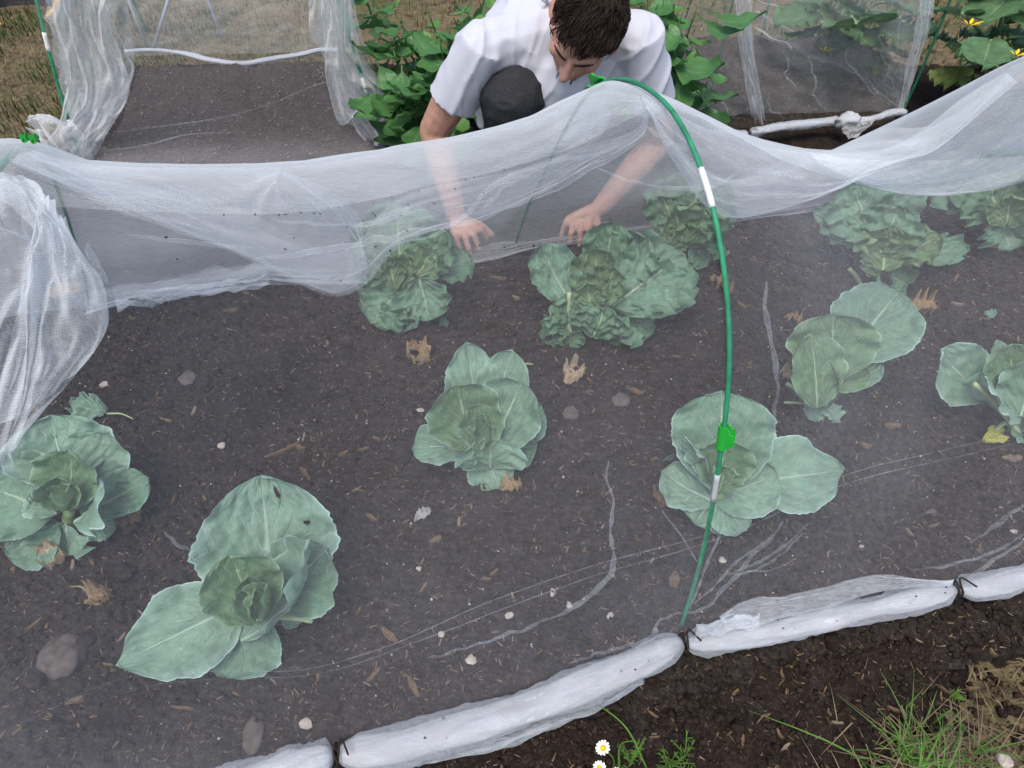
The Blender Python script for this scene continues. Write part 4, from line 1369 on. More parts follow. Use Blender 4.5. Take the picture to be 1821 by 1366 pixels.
loose_leaf(940, 654, 18, .1, 'short pale stalk piece right of the notched leaf', 'cut', 'stalk_piece', 'stalk', None, 608, .05, asp=.2)


def stone(px, py, w, h, label, mk='stone', seed=0, name='stone', grp='stones on the soil', flat=.6, path=False):
    c = ground_at(px, py) if not path else P(px, py, -.045); m = mpp(c)
    bm = bmesh.new()
    bmesh.ops.create_icosphere(bm, subdivisions=3, radius=1)
    for v in bm.verts:
        q = v.co
        n = .22 * float(vnoise(np.array(q.x * 1.3 + seed), np.array(q.y * 1.3 + q.z * 2), seed)) + .13 * float(vnoise(np.array(q.x * 3.1 + q.z), np.array(q.y * 3.1 + seed), seed + 1)) + .06 * float(vnoise(np.array(q.x * 7 + q.z * 3), np.array(q.y * 7 - q.z * 3), seed + 2))
        r = 1 + n
        v.co = Vector((q.x * r * w * m / 2, q.y * r * h * m / 2 * 1.25, q.z * r * min(w, h) * m / 2 * flat))
    me = bpy.data.meshes.new(name); bm.to_mesh(me); bm.free()
    o = link(name, me, M[mk]); o.location = c + Vector((0, 0, min(w, h) * m * .04))
    o.rotation_euler = (0, 0, seed * 1.3)
    return tag(o, label, 'stone', grp)


for i, (x, y, w_, h_, lb, mk) in enumerate([
    (104, 1168, 76, 66, 'big round grey stone left of the large front cabbage', 'stone'),
    (330, 668, 36, 24, 'yellowish flat stone on bare soil right of the net flap', 'stone'),
    (447, 1305, 34, 48, 'dull oval stone below the large front cabbage', 'stone'),
    (543, 1282, 20, 20, 'small square white pebble below the large front cabbage', 'stone_w'),
    (1016, 738, 26, 22, 'rounded dark stone between middle cabbage and front hoop', 'stone'),
    (1104, 710, 38, 26, 'lumpy soil coloured stone left of the front hoop', 'stone'),
    (838, 1176, 20, 16, 'tan pebble above the longest roll of net', 'stone_w'),
    (1012, 1082, 11, 12, 'pale oval pebble nearest the lower end of the long crease', 'stone_w'),
    (906, 1097, 12, 12, 'white pebble in open soil left of the long crease', 'stone_w'),
    (983, 1056, 10, 13, 'white upright pebble beside the long crease', 'stone_w'),
    (745, 1010, 11, 10, 'bright white pebble below the pale scrap', 'stone_w'),
    (1084, 1098, 10, 12, 'small white pebble left of the hoop foot', 'stone_w'),
    (785, 1126, 12, 10, 'whitish pebble by the large wood chip', 'stone_w'),
    (182, 680, 16, 12, 'small tan pebble near the net flap', 'stone_w'),
    (395, 795, 14, 12, 'small tan pebble above the large front cabbage', 'stone_w'),
    (748, 730, 9, 12, 'tiny bright pebble left of the middle cabbage', 'stone_w'),
    (1285, 995, 12, 10, 'white pebble by the foot of the front hoop', 'stone_w'),
    (1532, 975, 10, 8, 'white pebble between the broad cabbage and the hem', 'stone_w'),
    (1660, 908, 22, 18, 'grey brown stone right of the broad cabbage', 'stone'),
    (1800, 948, 22, 10, 'long white pebble near the right edge above the hem', 'stone_w'),
]):
    stone(x, y, w_, h_, lb, mk, 3 + i)
stone(1784, 1352, 26, 22, 'cream stone in the dry grass at the lower right corner', 'stone_w', 41, path=True)
stone(1474, 1181 - 75, 15, 12, 'tan pebble on dark path soil below the third roll', 'stone_w', 42, path=True)


def chip(px, py, L, W, ang, label=None, mk='wood', seed=0, path=False, grp='wood chips on the soil'):
    c = ground_at(px, py) if not path else P(px, py, -.045); m = mpp(c)
    r = random.Random(seed)
    n = 6; V = []; F = []
    for i in range(n):
        t = i / (n - 1) - .5
        hw = W * m / 2 * (1 - abs(2 * t)**3 * .6) * r.uniform(.75, 1.1)
        th = .0025 + .001 * r.random()
        zz = .004 + .012 * t * t * r.uniform(0, 1)
        for (yy, z2) in ((-hw, zz - th), (hw, zz - th), (hw * .85, zz + th), (-hw * .85, zz + th)):
            V.append((t * L * m, yy + .1 * W * m * r.uniform(-1, 1), z2))
    F = grid_faces(4, n, True) + [(3, 2, 1, 0), tuple(range((n - 1) * 4, n * 4))]
    o = mesh_obj('wood_chip', V, F, M[mk], None, False)
    o.location = c; o.rotation_euler = (0, r.uniform(-.12, .12), ang)
    return tag(o, label or 'brown wood chip lying on the dark soil', 'wood chip', grp)


for i, (x, y, L, W, a, lb) in enumerate([
    (693, 1130, 38, 14, -.7, 'widest wood chip, in open soil between front cabbage and long crease'),
    (735, 1220, 40, 13, -1.0, 'tan split wood chip above the long roll of net'),
    (663, 1195, 30, 10, .9, 'dark wood chip left of the tan split chip'),
    (752, 1045, 26, 6, 1.1, 'curved pale wood chip left of the long crease'),
    (775, 960, 24, 12, .5, 'blunt cream chip below the middle cabbage'),
    (1128, 688, 34, 10, -.5, 'pale wood chip between the crumpled leaf and the front hoop'),
    (885, 500, 30, 7, -.1, 'wood chip between the two savoys under the hands'),
    (412, 558, 26, 6, .1, 'pale stick bit in soil right of the net flap'),
    (500, 805, 70, 5, .55, 'long thin stick pointing up right, above the large front cabbage'),
    (660, 1110 - 190, 26, 9, -.5, 'ragged wood chip between front and middle cabbages'),
    (100, 780, 30, 6, .5, 'thin stick by the cabbage at the left edge'),
    (62, 1110, 30, 6, 1.0, 'thin stick above the big round stone'),
    (325, 1260, 40, 6, -.05, 'pale flat stick below the large front cabbage'),
    (130, 1245, 30, 10, .5, 'wood chip below the big round stone'),
    (1198, 1035, 34, 18, 1.3, 'splintered wood chip left of the hoop foot'),
    (970, 455, 26, 6, .2, 'small chip near the far soil edge'),
    (1585, 760, 28, 10, -.1, 'wood chip right of the ragged cabbage'),
    (1540, 790, 20, 10, -.4, 'short wood chip above the broad cabbage\'s right leaf'),
    (1700, 495, 26, 6, .9, 'thin pale chip right of the flopping savoy leaf'),
    (1320, 700 - 160, 20, 6, -.8, 'thin chip right of the front hoop'),
]):
    chip(x, y, L, W, a, lb, seed=70 + i)
rc = random.Random(12)
k_ = 0
while k_ < 60:
    x, y = rc.uniform(0, 1821), rc.uniform(520, 1300)
    u_, v_ = frame_uv(P(x, y).x, P(x, y).y)
    if not (0.03 < v_ < .97): continue
    chip(x, y, rc.uniform(12, 24), rc.uniform(3, 7), rc.uniform(0, 3.1), 'small brown wood chip lying loose on the bed soil', rc.choice(['wood', 'wood', 'straw']), 200 + k_, grp='small wood chips in the bed')
    k_ += 1
k_ = 0
while k_ < 26:
    x, y = rc.uniform(900, 1821), rc.uniform(1150, 1366)
    u_, v_ = frame_uv(P(x, y).x, P(x, y).y)
    if v_ > -.10: continue
    chip(x, y, rc.uniform(12, 26), rc.uniform(3, 7), rc.uniform(0, 3.1), 'small brown wood chip on the dark path soil', rc.choice(['wood', 'straw', 'wood']), 300 + k_, True, grp='small wood chips on the path')
    k_ += 1


# ------------------------------------------------------------------ weeds at the front
def gp(px, py):
    return P(px, py, -.045)


e = empty('grass_tuft', gp(1640, 1345), 'bright green grass tuft at the lower right in dry straw', 'grass')
b_ = gp(1650, 1350)
r = np.random.default_rng(3)
pts = np.array(b_)[None] + np.stack([r.normal(0, .040, 130), r.normal(0, .028, 130), np.full(130, -.03)], 1)
grass_mesh('blade', pts, (.03), .115, .0019, M['grass'], 33, 1.7, e, 5)['kind'] = 'stuff'
pts = np.array(b_)[None] + np.stack([r.normal(0, .06, 200), r.normal(0, .045, 200), np.full(200, -.03)], 1)
grass_mesh('dry_blade', pts, .03, .09, .0013, M['grass_dry'], 34, 1.8, e, 5)['kind'] = 'stuff'
for k, (x, y, x2, y2) in enumerate([(1560, 1350, 1500, 1335), (1600, 1345, 1560, 1260), (1640, 1340, 1615, 1265), (1690, 1340, 1700, 1255), (1620, 1350, 1550, 1290)]):
    A = P(x, y, -.05); B = P(x2, y2, .03)
    tube('blade', [A, A.lerp(B, .6) + Vector((0, 0, .02)), B], [.002, .0016, .0004], M['grass'], e, n=10, ns=5)


def daisy(px, py, z, R, label, face, stem_px):
    c = P(px, py, z)
    f = Vector(face).normalized(); a = f.cross(Vector((0, 1, .2))).normalized(); b = f.cross(a)
    e = empty('chamomile_flower', P(*stem_px, -.045), label, 'flower', 'chamomile flowers by the path')
    bm = bmesh.new(); bmesh.ops.create_icosphere(bm, subdivisions=2, radius=1)
    for v in bm.verts:
        q = v.co.copy(); v.co = c + (a * q.x + b * q.y) * R * .42 + f * (q.z * R * .32 + .001)
    me = bpy.data.meshes.new('flower_disc'); bm.to_mesh(me); bm.free(); link('flower_disc', me, M['petal_y'], e)
    rr = random.Random(int(px))
    for k in range(13):
        th = 2 * math.pi * k / 13 + rr.uniform(-.08, .08)
        d = a * math.cos(th) + b * math.sin(th); s_ = f.cross(d)
        dr = rr.uniform(-.5, .1)
        V = []
        for t, w_ in ((.35, .10), (.6, .17), (.85, .17), (1.0, .10)):
            p0 = c + d * R * t + f * R * (dr * (t - .35)**1.3 + .02)
            V += [p0 - s_ * R * w_, p0 + f * R * .03, p0 + s_ * R * w_]
        mesh_obj('petal', V, grid_faces(3, 4), M['petal'], e)
    s0 = P(*stem_px, -.045)
    tube('stem', [s0, s0.lerp(c, .5) + Vector((.006, 0, .01)), c - f * .002], [.0012, .0010], M['weed'], e, n=10, ns=6)
    return e


daisy(1072, 1330, .05, .0105, 'open white and yellow chamomile flower on dark path soil', (.15, -.55, .85), (1090, 1372))
daisy(1066, 1366, .045, .0095, 'lower chamomile flower cut off by the bottom edge', (-.3, -.4, .85), (1092, 1380))
daisy(1096, 1376, .05, .008, 'small chamomile flower right of the lower one at the bottom edge', (.2, -.2, .95), (1100, 1385))


def feather_weed(px, py, label, seed, n=7, ht=.06):
    c = gp(px, py); e = empty('feathery_weed', c, label, 'weed', 'small green weeds by the path')
    rr = random.Random(seed)
    for k in range(n):
        th = rr.uniform(0, 6.28); L = ht * rr.uniform(.6, 1.1); d = Vector((math.cos(th), math.sin(th), 0))
        tip = c + d * L * .6 + Vector((0, 0, L)); mid = c + d * L * .2 + Vector((0, 0, L * .6))
        geos = [tube_geo([c, mid, tip], [.0011, .0005], 5, 8)]
        for j in range(9):
            t = .3 + .7 * j / 9
            q = c.lerp(mid, t * 2) if t < .5 else mid.lerp(tip, t * 2 - 1)
            dd = Vector((rr.uniform(-1, 1), rr.uniform(-1, 1), rr.uniform(-.2, .8))).normalized() * rr.uniform(.005, .012)
            geos.append(tube_geo([q, q + dd], [.0009, .0003], 4, 3))
        V, F = merge(geos); mesh_obj('frond', V, F, M['weed'], e)
    return e


feather_weed(1120, 1362, 'feathery green weed beside the chamomile flowers', 1, 8, .05)
feather_weed(1185, 1366, 'feathery weed at the bottom edge right of the grass stalk', 2, 8, .05)
feather_weed(1215, 1350, 'thin curling weed right of the bent stalk', 3, 4, .05)
feather_weed(1692, 1240, 'tiny leafy seedling above the bright grass tuft', 4, 6, .016)
A = P(1057, 1248, .0); B = P(1110, 1290, .02); C2 = P(1150, 1366, -.03)
st = tube('grass_stalk', [A, B, C2], [.0008, .0016], M['weed'], None, n=16, ns=6)
tag(st, 'bent yellow green grass stalk leaning over the path below the long roll', 'stalk')
A = P(1100, 1372, -.04); B = P(1110, 1320, .01); C2 = P(1126, 1318, .02)
st = tube('grass_stalk', [A, B, C2], [.0022, .0006], M['grass'], None, n=16, ns=6)
tag(st, 'broad curling green blade beside the chamomile flowers', 'stalk')


# ------------------------------------------------------------------ person
def capsule(bm, a, b, ra, rb, sub=2):
    bm2 = bmesh.new()
    for p_, r_ in ((a, ra), (b, rb)):
        bmesh.ops.create_icosphere(bm2, subdivisions=sub, radius=r_, matrix=Matrix.Translation(Vector(p_)))
    res = bmesh.ops.convex_hull(bm2, input=bm2.verts[:])
    dele = list({v for v in res['geom_interior'] + res['geom_unused'] if isinstance(v, bmesh.types.BMVert)})
    bmesh.ops.delete(bm2, geom=dele, context='VERTS')
    me = bpy.data.meshes.new('t'); bm2.to_mesh(me); bm2.free(); bm.from_mesh(me); bpy.data.meshes.remove(me)


def cone(bm, a, b, ra, rb, seg=24, flat=1.0, fdir=None):
    a = Vector(a); b = Vector(b); d = (b - a).normalized()
    x = d.orthogonal().normalized() if fdir is None else (Vector(fdir) - d * Vector(fdir).dot(d)).normalized()
    y = d.cross(x)
    vs = []
    for (c, r_) in ((a, ra), (b, rb)):
        vs.append([bm.verts.new(c + x * math.cos(k * 2 * math.pi / seg) * r_ + y * math.sin(k * 2 * math.pi / seg) * r_ * flat) for k in range(seg)])
    for k in range(seg):
        bm.faces.new((vs[0][k], vs[0][(k + 1) % seg], vs[1][(k + 1) % seg], vs[1][k]))
    bm.faces.new(vs[0][::-1]); bm.faces.new(vs[1])


def ellip(bm, c, ax, r3, sub=3):
    """ax: 3 column axes"""
    X, Y, Z = [Vector(v).normalized() for v in ax]
    m = Matrix((X * r3[0], Y * r3[1], Z * r3[2])).transposed().to_4x4(); m.translation = Vector(c)
    bmesh.ops.create_icosphere(bm, subdivisions=sub, radius=1, matrix=m)


def fuse(bm, name, voxel, mat, parent, smooth=6, disp=None, sf=.6):
    me = bpy.data.meshes.new(name); bm.to_mesh(me); bm.free()
    o = bpy.data.objects.new(name, me); COL.objects.link(o)
    md = o.modifiers.new('r', 'REMESH'); md.mode = 'VOXEL'; md.voxel_size = voxel
    ms = o.modifiers.new('s', 'SMOOTH'); ms.iterations = smooth; ms.factor = sf
    dg = bpy.context.evaluated_depsgraph_get(); dg.update()
    me2 = bpy.data.meshes.new_from_object(o.evaluated_get(dg))
    bpy.data.objects.remove(o); bpy.data.meshes.remove(me)
    me2.name = name
    if disp is not None:
        n = len(me2.vertices)
        co = np.empty(n * 3); me2.vertices.foreach_get('co', co); co = co.reshape(-1, 3)
        no = np.empty(n * 3); me2.vertices.foreach_get('normal', no); no = no.reshape(-1, 3)
        co += no * disp(co)[:, None]
        me2.vertices.foreach_set('co', co.ravel()); me2.update()
    me2.materials.clear()
    return link(name, me2, mat, parent)


SHL = PY(852, 92, 1.66); SHR = PY(1140, 78, 1.68)
ELL = PY(772, 232, 1.70); WRL = P(812, 385, .075)
ELR = PY(1172, 250, 1.74); WRR = P(1068, 368, .085)
NECK = PY(1012, 25, 1.70)
HEAD = PY(1040, 56, 1.575)
HIPC = Vector((.06, 2.10, .20))
KNL = PY(912, 172, 1.63); ANL = Vector((KNL.x - .02, 1.86, .03))
KNR = PY(1000, 222, 1.80); ANR = Vector((.24, 2.05, .02))
CHEST = (SHL + SHR) / 2 + Vector((0, .10, -.03))
pers = empty('person', Vector((.05, 1.9, -.045)), 'person in white t-shirt and dark trousers crouching with both hands under the net', 'person')

# head axes: face looks down and a little towards the picture's left
fz = Vector((-.42, -.64, -.64)).normalized()
up = Vector((.05, -.70, .62)); up = (up - fz * up.dot(fz)).normalized()
rt = fz.cross(up).normalized()          # the person's right side


def hp(x, y, z):
    return HEAD + rt * x + fz * y + up * z


bm = bmesh.new()
ellip(bm, hp(0, -.012, .018), (rt, fz, up), (.069, .090, .084))
ellip(bm, hp(0, .030, -.045), (rt, fz, up), (.060, .062, .070))
capsule(bm, hp(0, .062, -.100), hp(0, .045, -.095), .024, .036)
capsule(bm, hp(-.045, .02, -.075), hp(0, .062, -.10), .022, .022)
capsule(bm, hp(.045, .02, -.075), hp(0, .062, -.10), .022, .022)
capsule(bm, hp(0, .082, .004), hp(0, .108, -.036), .009, .0135)
capsule(bm, hp(-.012, .094, -.039), hp(.012, .094, -.039), .0095, .0095)
for s_ in (-1, 1):
    capsule(bm, hp(.018 * s_, .078, .012), hp(.048 * s_, .062, .010), .010, .009)
    capsule(bm, hp(.046 * s_, .056, -.030), hp(.054 * s_, .035, -.028), .019, .016)
    ellip(bm, hp(.078 * s_, -.012, -.018), (rt, fz, up), (.009, .020, .032), 2)
capsule(bm, hp(-.018, .084, -.070), hp(.018, .084, -.070), .008, .008)
capsule(bm, hp(-.015, .080, -.081), hp(.015, .080, -.081), .009, .009)
HS = .87
for v in bm.verts:
    v.co = HEAD + (v.co - HEAD) * HS


def hp(x, y, z):
    return HEAD + (rt * x + fz * y + up * z) * HS


capsule(bm, NECK + Vector((0, .02, -.04)), hp(0, -.045, -.05), .062, .058)
# trunk, arms and legs inside the clothes
capsule(bm, CHEST, HIPC + Vector((0, -.02, .06)), .12, .11)
capsule(bm, SHL + Vector((.05, .09, -.06)), SHR + Vector((-.06, .09, -.07)), .035, .035)
capsule(bm, NECK, CHEST + Vector((0, .02, -.05)), .05, .07)
for S_, E_, W_ in ((SHL, ELL, WRL), (SHR, ELR, WRR)):
    capsule(bm, S_.lerp(E_, .12), S_.lerp(E_, .55), .044, .047)
    capsule(bm, S_.lerp(E_, .55), E_, .047, .038)
    capsule(bm, E_, E_.lerp(W_, .35), .038, .040)
    capsule(bm, E_.lerp(W_, .35), W_, .040, .026)
capsule(bm, HIPC, KNL, .07, .05); capsule(bm, KNL, ANL, .05, .035)
capsule(bm, HIPC + Vector((.1, 0, 0)), KNR, .07, .05); capsule(bm, KNR, ANR, .05, .035)


def hand(bm, W_, kn, tips, thumb, kz):
    K = [P(x, y, kz) for x, y in kn]
    for k in K:
        capsule(bm, W_, k, .021, .0125)
    for i in range(len(K) - 1):
        capsule(bm, K[i], K[i + 1], .0125, .0125)
    for k, (x, y, z) in zip(K, tips):
        t = P(x, y, z); m1 = k.lerp(t, .42) + Vector((0, -.004, .016)); m2 = k.lerp(t, .74) + Vector((0, -.002, .010))
        capsule(bm, k, m1, .0105, .0095); capsule(bm, m1, m2, .0095, .0085); capsule(bm, m2, t, .0085, .007)
    (x0, y0, z0), (x1, y1, z1) = thumb
    a = W_.lerp(K[-1], .25); b = P(x0, y0, z0); c = P(x1, y1, z1)
    capsule(bm, a, b, .016, .012); capsule(bm, b, c, .012, .008)


hand(bm, WRL, [(808, 412), (822, 412), (836, 411), (848, 408)], [(818, 444, .008), (836, 452, .008), (852, 443, .01), (866, 426, .015)], ((856, 402, .05), (876, 418, .02)), .055)
hand(bm, WRR, [(1046, 392), (1034, 388), (1022, 388), (1012, 390)], [(1046, 430, .008), (1030, 436, .008), (1013, 432, .008), (998, 420, .01)], ((1062, 398, .05), (1064, 416, .02)), .058)
fuse(bm, 'body', .0036, M['skin'], pers, 5, sf=.5)

# t-shirt
bm = bmesh.new()
TD = (HIPC - CHEST).normalized()
capsule(bm, CHEST + Vector((-.06, 0, .0)), HIPC + Vector((-.05, -.10, .05)), .135, .15)
capsule(bm, CHEST + Vector((.06, 0, .0)), HIPC + Vector((.05, -.10, .05)), .135, .15)
capsule(bm, SHL + Vector((0, .015, 0)), NECK + Vector((-.03, .03, -.045)), .064, .07)
capsule(bm, SHR + Vector((0, .015, 0)), NECK + Vector((.05, .03, -.045)), .064, .07)
capsule(bm, CHEST + Vector((0, -.06, -.05)), CHEST + Vector((.05, -.02, -.15)), .10, .10)
for S_, E_, f_ in ((SHL, ELL, .60), (SHR, ELR, .56)):
    d_ = (E_ - S_).normalized()
    cone(bm, S_ - d_ * .03, S_.lerp(E_, f_), .058, .064)
    capsule(bm, S_, S_.lerp(E_, .25), .060, .058)
    capsule(bm, S_.lerp(E_, .1) + Vector((0, .03, -.03)), CHEST.lerp(S_, .3) + Vector((0, .02, -.06)), .050, .10)


def shirt_disp(c):
    a = c[:, 0] * .5 + c[:, 2] * .85; b = c[:, 0] * .85 - c[:, 2] * .5
    f = 1 - np.abs(fbm(a * 3.0 + c[:, 1] * 2, b * 17 + c[:, 1] * 6, 401, 2))
    f2 = 1 - np.abs(fbm(c[:, 0] * 20, c[:, 2] * 4 + c[:, 1] * 5, 431, 2))
    g_ = fbm(c[:, 0] * 18 + c[:, 1] * 5, c[:, 2] * 14, 411, 2)
    return np.clip(f, 0, 1)**4 * .007 + np.clip(f2, 0, 1)**6 * .004 - .006 + g_ * .0015


fuse(bm, 't_shirt', .005, M['shirt'], pers, 9, shirt_disp)
nk = hp(0, -.06, -.085)
pts = []
nd = (hp(0, 0, 0) - NECK).normalized()
n_a = rt; n_b = nd.cross(rt).normalized()
for k in range(17):
    th = k / 16 * 2 * math.pi
    pts.append(NECK.lerp(HEAD, .10) + n_a * math.cos(th) * .066 + n_b * math.sin(th) * .070)
tube('collar', pts, .007, M['shirt'], pers, n=48, ns=8)

# trousers
bm = bmesh.new()
capsule(bm, HIPC + Vector((-.08, 0, 0)), HIPC + Vector((.09, 0, 0)), .145, .145)
capsule(bm, HIPC + Vector((-.07, -.02, .03)), KNL + Vector((0, .02, -.01)), .10, .080)
capsule(bm, KNL + Vector((0, .012, -.01)), ANL, .078, .058)
capsule(bm, HIPC + Vector((.09, -.02, .0)), KNR, .10, .080)
capsule(bm, KNR, ANR, .076, .056)
fuse(bm, 'trousers', .006, M['pants'], pers, 6, lambda c: (np.clip(1 - np.abs(fbm(c[:, 0] * 9 + c[:, 2] * 5, c[:, 2] * 16 + c[:, 1] * 9, 421, 2)), 0, 1)**4 - .6) * .006)
for A_, s_ in ((ANL, -1), (ANR, 1)):
    bm = bmesh.new()
    capsule(bm, A_ + Vector((0, .02, -.03)), A_ + Vector((.02 * s_, -.13, -.045)), .042, .036)
    fuse(bm, 'shoe', .006, M['shoe'], pers, 4)

# face pieces
for s_ in (-1, 1):
    bm = bmesh.new()
    ellip(bm, hp(.031 * s_, .061, -.015), (rt, fz, up), (.011, .0105, .007), 2)
    me = bpy.data.meshes.new('eye'); bm.to_mesh(me); bm.free(); link('eye', me, M['eye'], pers)
    tube('eyebrow', [hp(.012 * s_, .090, .012), hp(.030 * s_, .086, .019), hp(.052 * s_, .068, .012)], [.0018, .0026, .0010], M['hair'], pers, n=12, ns=6)
    bm = bmesh.new()
    ellip(bm, hp(.0815 * s_, -.012, -.018), (rt, fz, up), (.0085, .019, .031), 3)
    me = bpy.data.meshes.new('ear'); bm.to_mesh(me); bm.free(); link('ear', me, M['skin_red'], pers)

# hair: a close cap and many separate locks
bm = bmesh.new()
ellip(bm, hp(0, -.018, .024), (rt, fz, up), (.072 * HS, .091 * HS, .084 * HS), 4)
dele = []
for v in bm.verts:
    q = v.co - HEAD; y_ = q.dot(fz); z_ = q.dot(up)
    if z_ < .050 + .45 * (y_ - .03) and (y_ > -.02): dele.append(v)
    elif z_ < -.055: dele.append(v)
bmesh.ops.delete(bm, geom=dele, context='VERTS')
me = bpy.data.meshes.new('hair_cap'); bm.to_mesh(me); bm.free()
hair = link('hair', me, M['hair'], pers)
rh = random.Random(21); geos = []
crown = Vector((.012, -.075, .10))
for g_ in range(300):
    th = rh.uniform(0, 2 * math.pi); ph = math.acos(rh.uniform(-.35, 1))
    d0 = Vector((math.sin(ph) * math.cos(th), math.sin(ph) * math.sin(th), math.cos(ph)))
    L = rh.uniform(.026, .048); curl = rh.uniform(-1, 1); wv = rh.uniform(2.2, 4.2); lift = rh.uniform(.5, 1.5)
    for k in range(14):
        d = (d0 + Vector((rh.gauss(0, .10), rh.gauss(0, .10), rh.gauss(0, .10)))).normalized()
        root = Vector((d.x * .071, d.y * .090 - .018, d.z * .083 + .024))
        if root.z < .054 + .45 * (root.y - .03) and root.y > -.02: continue
        if root.z < -.06: continue
        n_ = Vector((d.x / .071, d.y / .090, d.z / .083)).normalized()
        n0 = Vector((d0.x / .071, d0.y / .090, d0.z / .083)).normalized()
        fl = (root - crown); fl = (fl - n_ * fl.dot(n_)).normalized()
        sw = n_.cross(fl); r_ = rh.uniform(.0005, .0011); l_ = L * rh.uniform(.75, 1.1)
        c0 = Vector((d0.x * .071, d0.y * .090 - .018, d0.z * .083 + .024))
        pts = []
        for j in range(6):
            t = j / 5
            q = root.lerp(c0 + (root - c0) * .35, t) + fl * l_ * t + n_ * (.002 + .016 * lift * math.sin(t * 2.4) - .012 * t * t) + sw * curl * .013 * math.sin(t * wv + curl)
            pts.append(hp(q.x, q.y, q.z))
        geos.append(tube_geo(pts, [r_, r_ * 1.1, r_ * .3], 3, 7))
V, F = merge(geos)
mesh_obj('hair_locks', V, F, M['hair'], hair)
# short beard along the jaw
geos = []
for k in range(420):
    s_ = rh.choice((-1, 1)); t = rh.random()
    q = Vector((.062 * (1 - t * .75) * s_, .005 + .075 * t + rh.uniform(-.008, .008), -.035 - .055 * t + rh.uniform(-.016, .016)))
    n_ = Vector((q.x, q.y - .02, q.z * .4)).normalized()
    q0 = q + n_ * .006
    geos.append(tube_geo([hp(*q0), hp(*(q0 + n_ * .003 + Vector((0, 0, -.006))))], [.0006, .0003], 3, 3))
V, F = merge(geos); mesh_obj('beard', V, F, M['hair'], pers)


# ------------------------------------------------------------------ pepper plants
def leaf_proto(mat, L, W, seed, **k):
    G, UV = leaf_geo((0, 0, 0), (0, L, 0), W, nrm=Vector((0, 0, 1)), seed=seed, nu=9, nt=13, **k)
    nt, nu = G.shape[:2]
    me = bpy.data.meshes.new('leaf_blade')
    me.from_pydata([tuple(v) for v in G.reshape(-1, 3)], [], grid_faces(nu, nt))
    lay = me.uv_layers.new(name='UVMap')
    idx = np.empty(len(me.loops), np.int32); me.loops.foreach_get('vertex_index', idx)
    lay.data.foreach_set('uv', UV.astype(np.float32)[idx].ravel())
    me.materials.append(mat); me.polygons.foreach_set('use_smooth', np.ones(len(me.polygons), bool)); me.update()
    return me


PEP = [leaf_proto(M['pep'], .10, .052, 3, cup=.22, arch=.16, ruffle=.06, petiole=.14, peak=.55, blunt=.85, pucker=.002),
       leaf_proto(M['pep'], .12, .064, 5, cup=.15, arch=.22, ruffle=.08, petiole=.16, peak=.5, blunt=.85, pucker=.002),
       leaf_proto(M['pep_lt'], .09, .046, 8, cup=.25, arch=.18, ruffle=.05, petiole=.12, peak=.5, blunt=.85, pucker=.002),
       leaf_proto(M['pep'], .14, .080, 9, cup=.12, arch=.20, ruffle=.07, petiole=.14, peak=.52, blunt=.75, pucker=.003)]


def place_leaf(me, parent, p, d, roll_, s, name='leaf'):
    d = Vector(d).normalized()
    o = bpy.data.objects.new(name, me); COL.objects.link(o)
    q = d.to_track_quat('Y', 'Z') @ Quaternion((0, 1, 0), roll_)
    o.parent = parent; o.matrix_parent_inverse = Matrix.Translation(-parent.location)
    o.location = p; o.rotation_mode = 'QUATERNION'; o.rotation_quaternion = q; o.scale = (s, s, s)
    return o


def pepper(base, tops, nleaf, label, seed, spread=.11, smin=.75, smax=1.3):
    base = Vector(base); rr = random.Random(seed)
    e = empty('pepper_plant', base, label, 'plant', 'pepper plants behind the person')
    crotch = base + Vector((0, 0, .10))
    tube('stem', [base - Vector((0, 0, .02)), crotch], [.008, .007], M['stalk_pep'], e, n=6)
    br = []
    for t in tops:
        t = Vector(t); m = crotch.lerp(t, .5) + Vector((rr.uniform(-.04, .04), rr.uniform(-.04, .04), .03))
        tube('branch', [crotch, m, t], [.006, .004, .002], M['stalk_pep'], e, n=10, ns=6)
        br.append(resample([crotch, m, t], 20))
    for k in range(nleaf):
        b = br[k % len(br)]; t = rr.random()**.7
        q = Vector(b[int(t * 19)]) + Vector((rr.gauss(0, spread * .35), rr.gauss(0, spread * .35), rr.gauss(0, spread * .25)))
        th = rr.uniform(0, 6.283)
        d = Vector((math.cos(th), math.sin(th) - .25, rr.uniform(-.75, .25)))
        place_leaf(PEP[rr.choice((0, 1, 1, 2, 3, 0))], e, q, d, rr.uniform(-.5, .5), rr.uniform(smin, smax))
    return e


pepper((-.22, 2.12, -.05), [PY(690, 40, 2.25), PY(760, 15, 2.15), PY(830, 30, 2.10), PY(740, 100, 2.05), PY(800, 120, 2.05), PY(860, 10, 2.3), PY(650, -30, 2.3), PY(900, 25, 2.3), PY(700, 90, 2.1), PY(850, 60, 2.1), PY(780, 60, 2.0)], 260, 'bushy pepper plant left of the person, between the bed and the white shirt', 5)
pepper((-.20, 1.98, -.05), [PY(735, 180, 1.95), PY(770, 150, 1.95), PY(830, 215, 1.95), PY(720, 190, 1.95), PY(790, 190, 2.0)], 46, 'lower pepper plant beside the bare elbow, in dark soil', 6, .08, .75, 1.15)
pepper((.50, 2.15, -.05), [PY(1150, 30, 2.1), PY(1190, 60, 2.1), PY(1210, 110, 2.05), PY(1180, 0, 2.2), PY(1215, 20, 2.15), PY(1195, 150, 2.0), PY(1240, 10, 2.2), PY(1150, -30, 2.2), PY(1200, 90, 2.0)], 130, 'pepper plant right of the person, hanging over the netted soil', 7, .08)

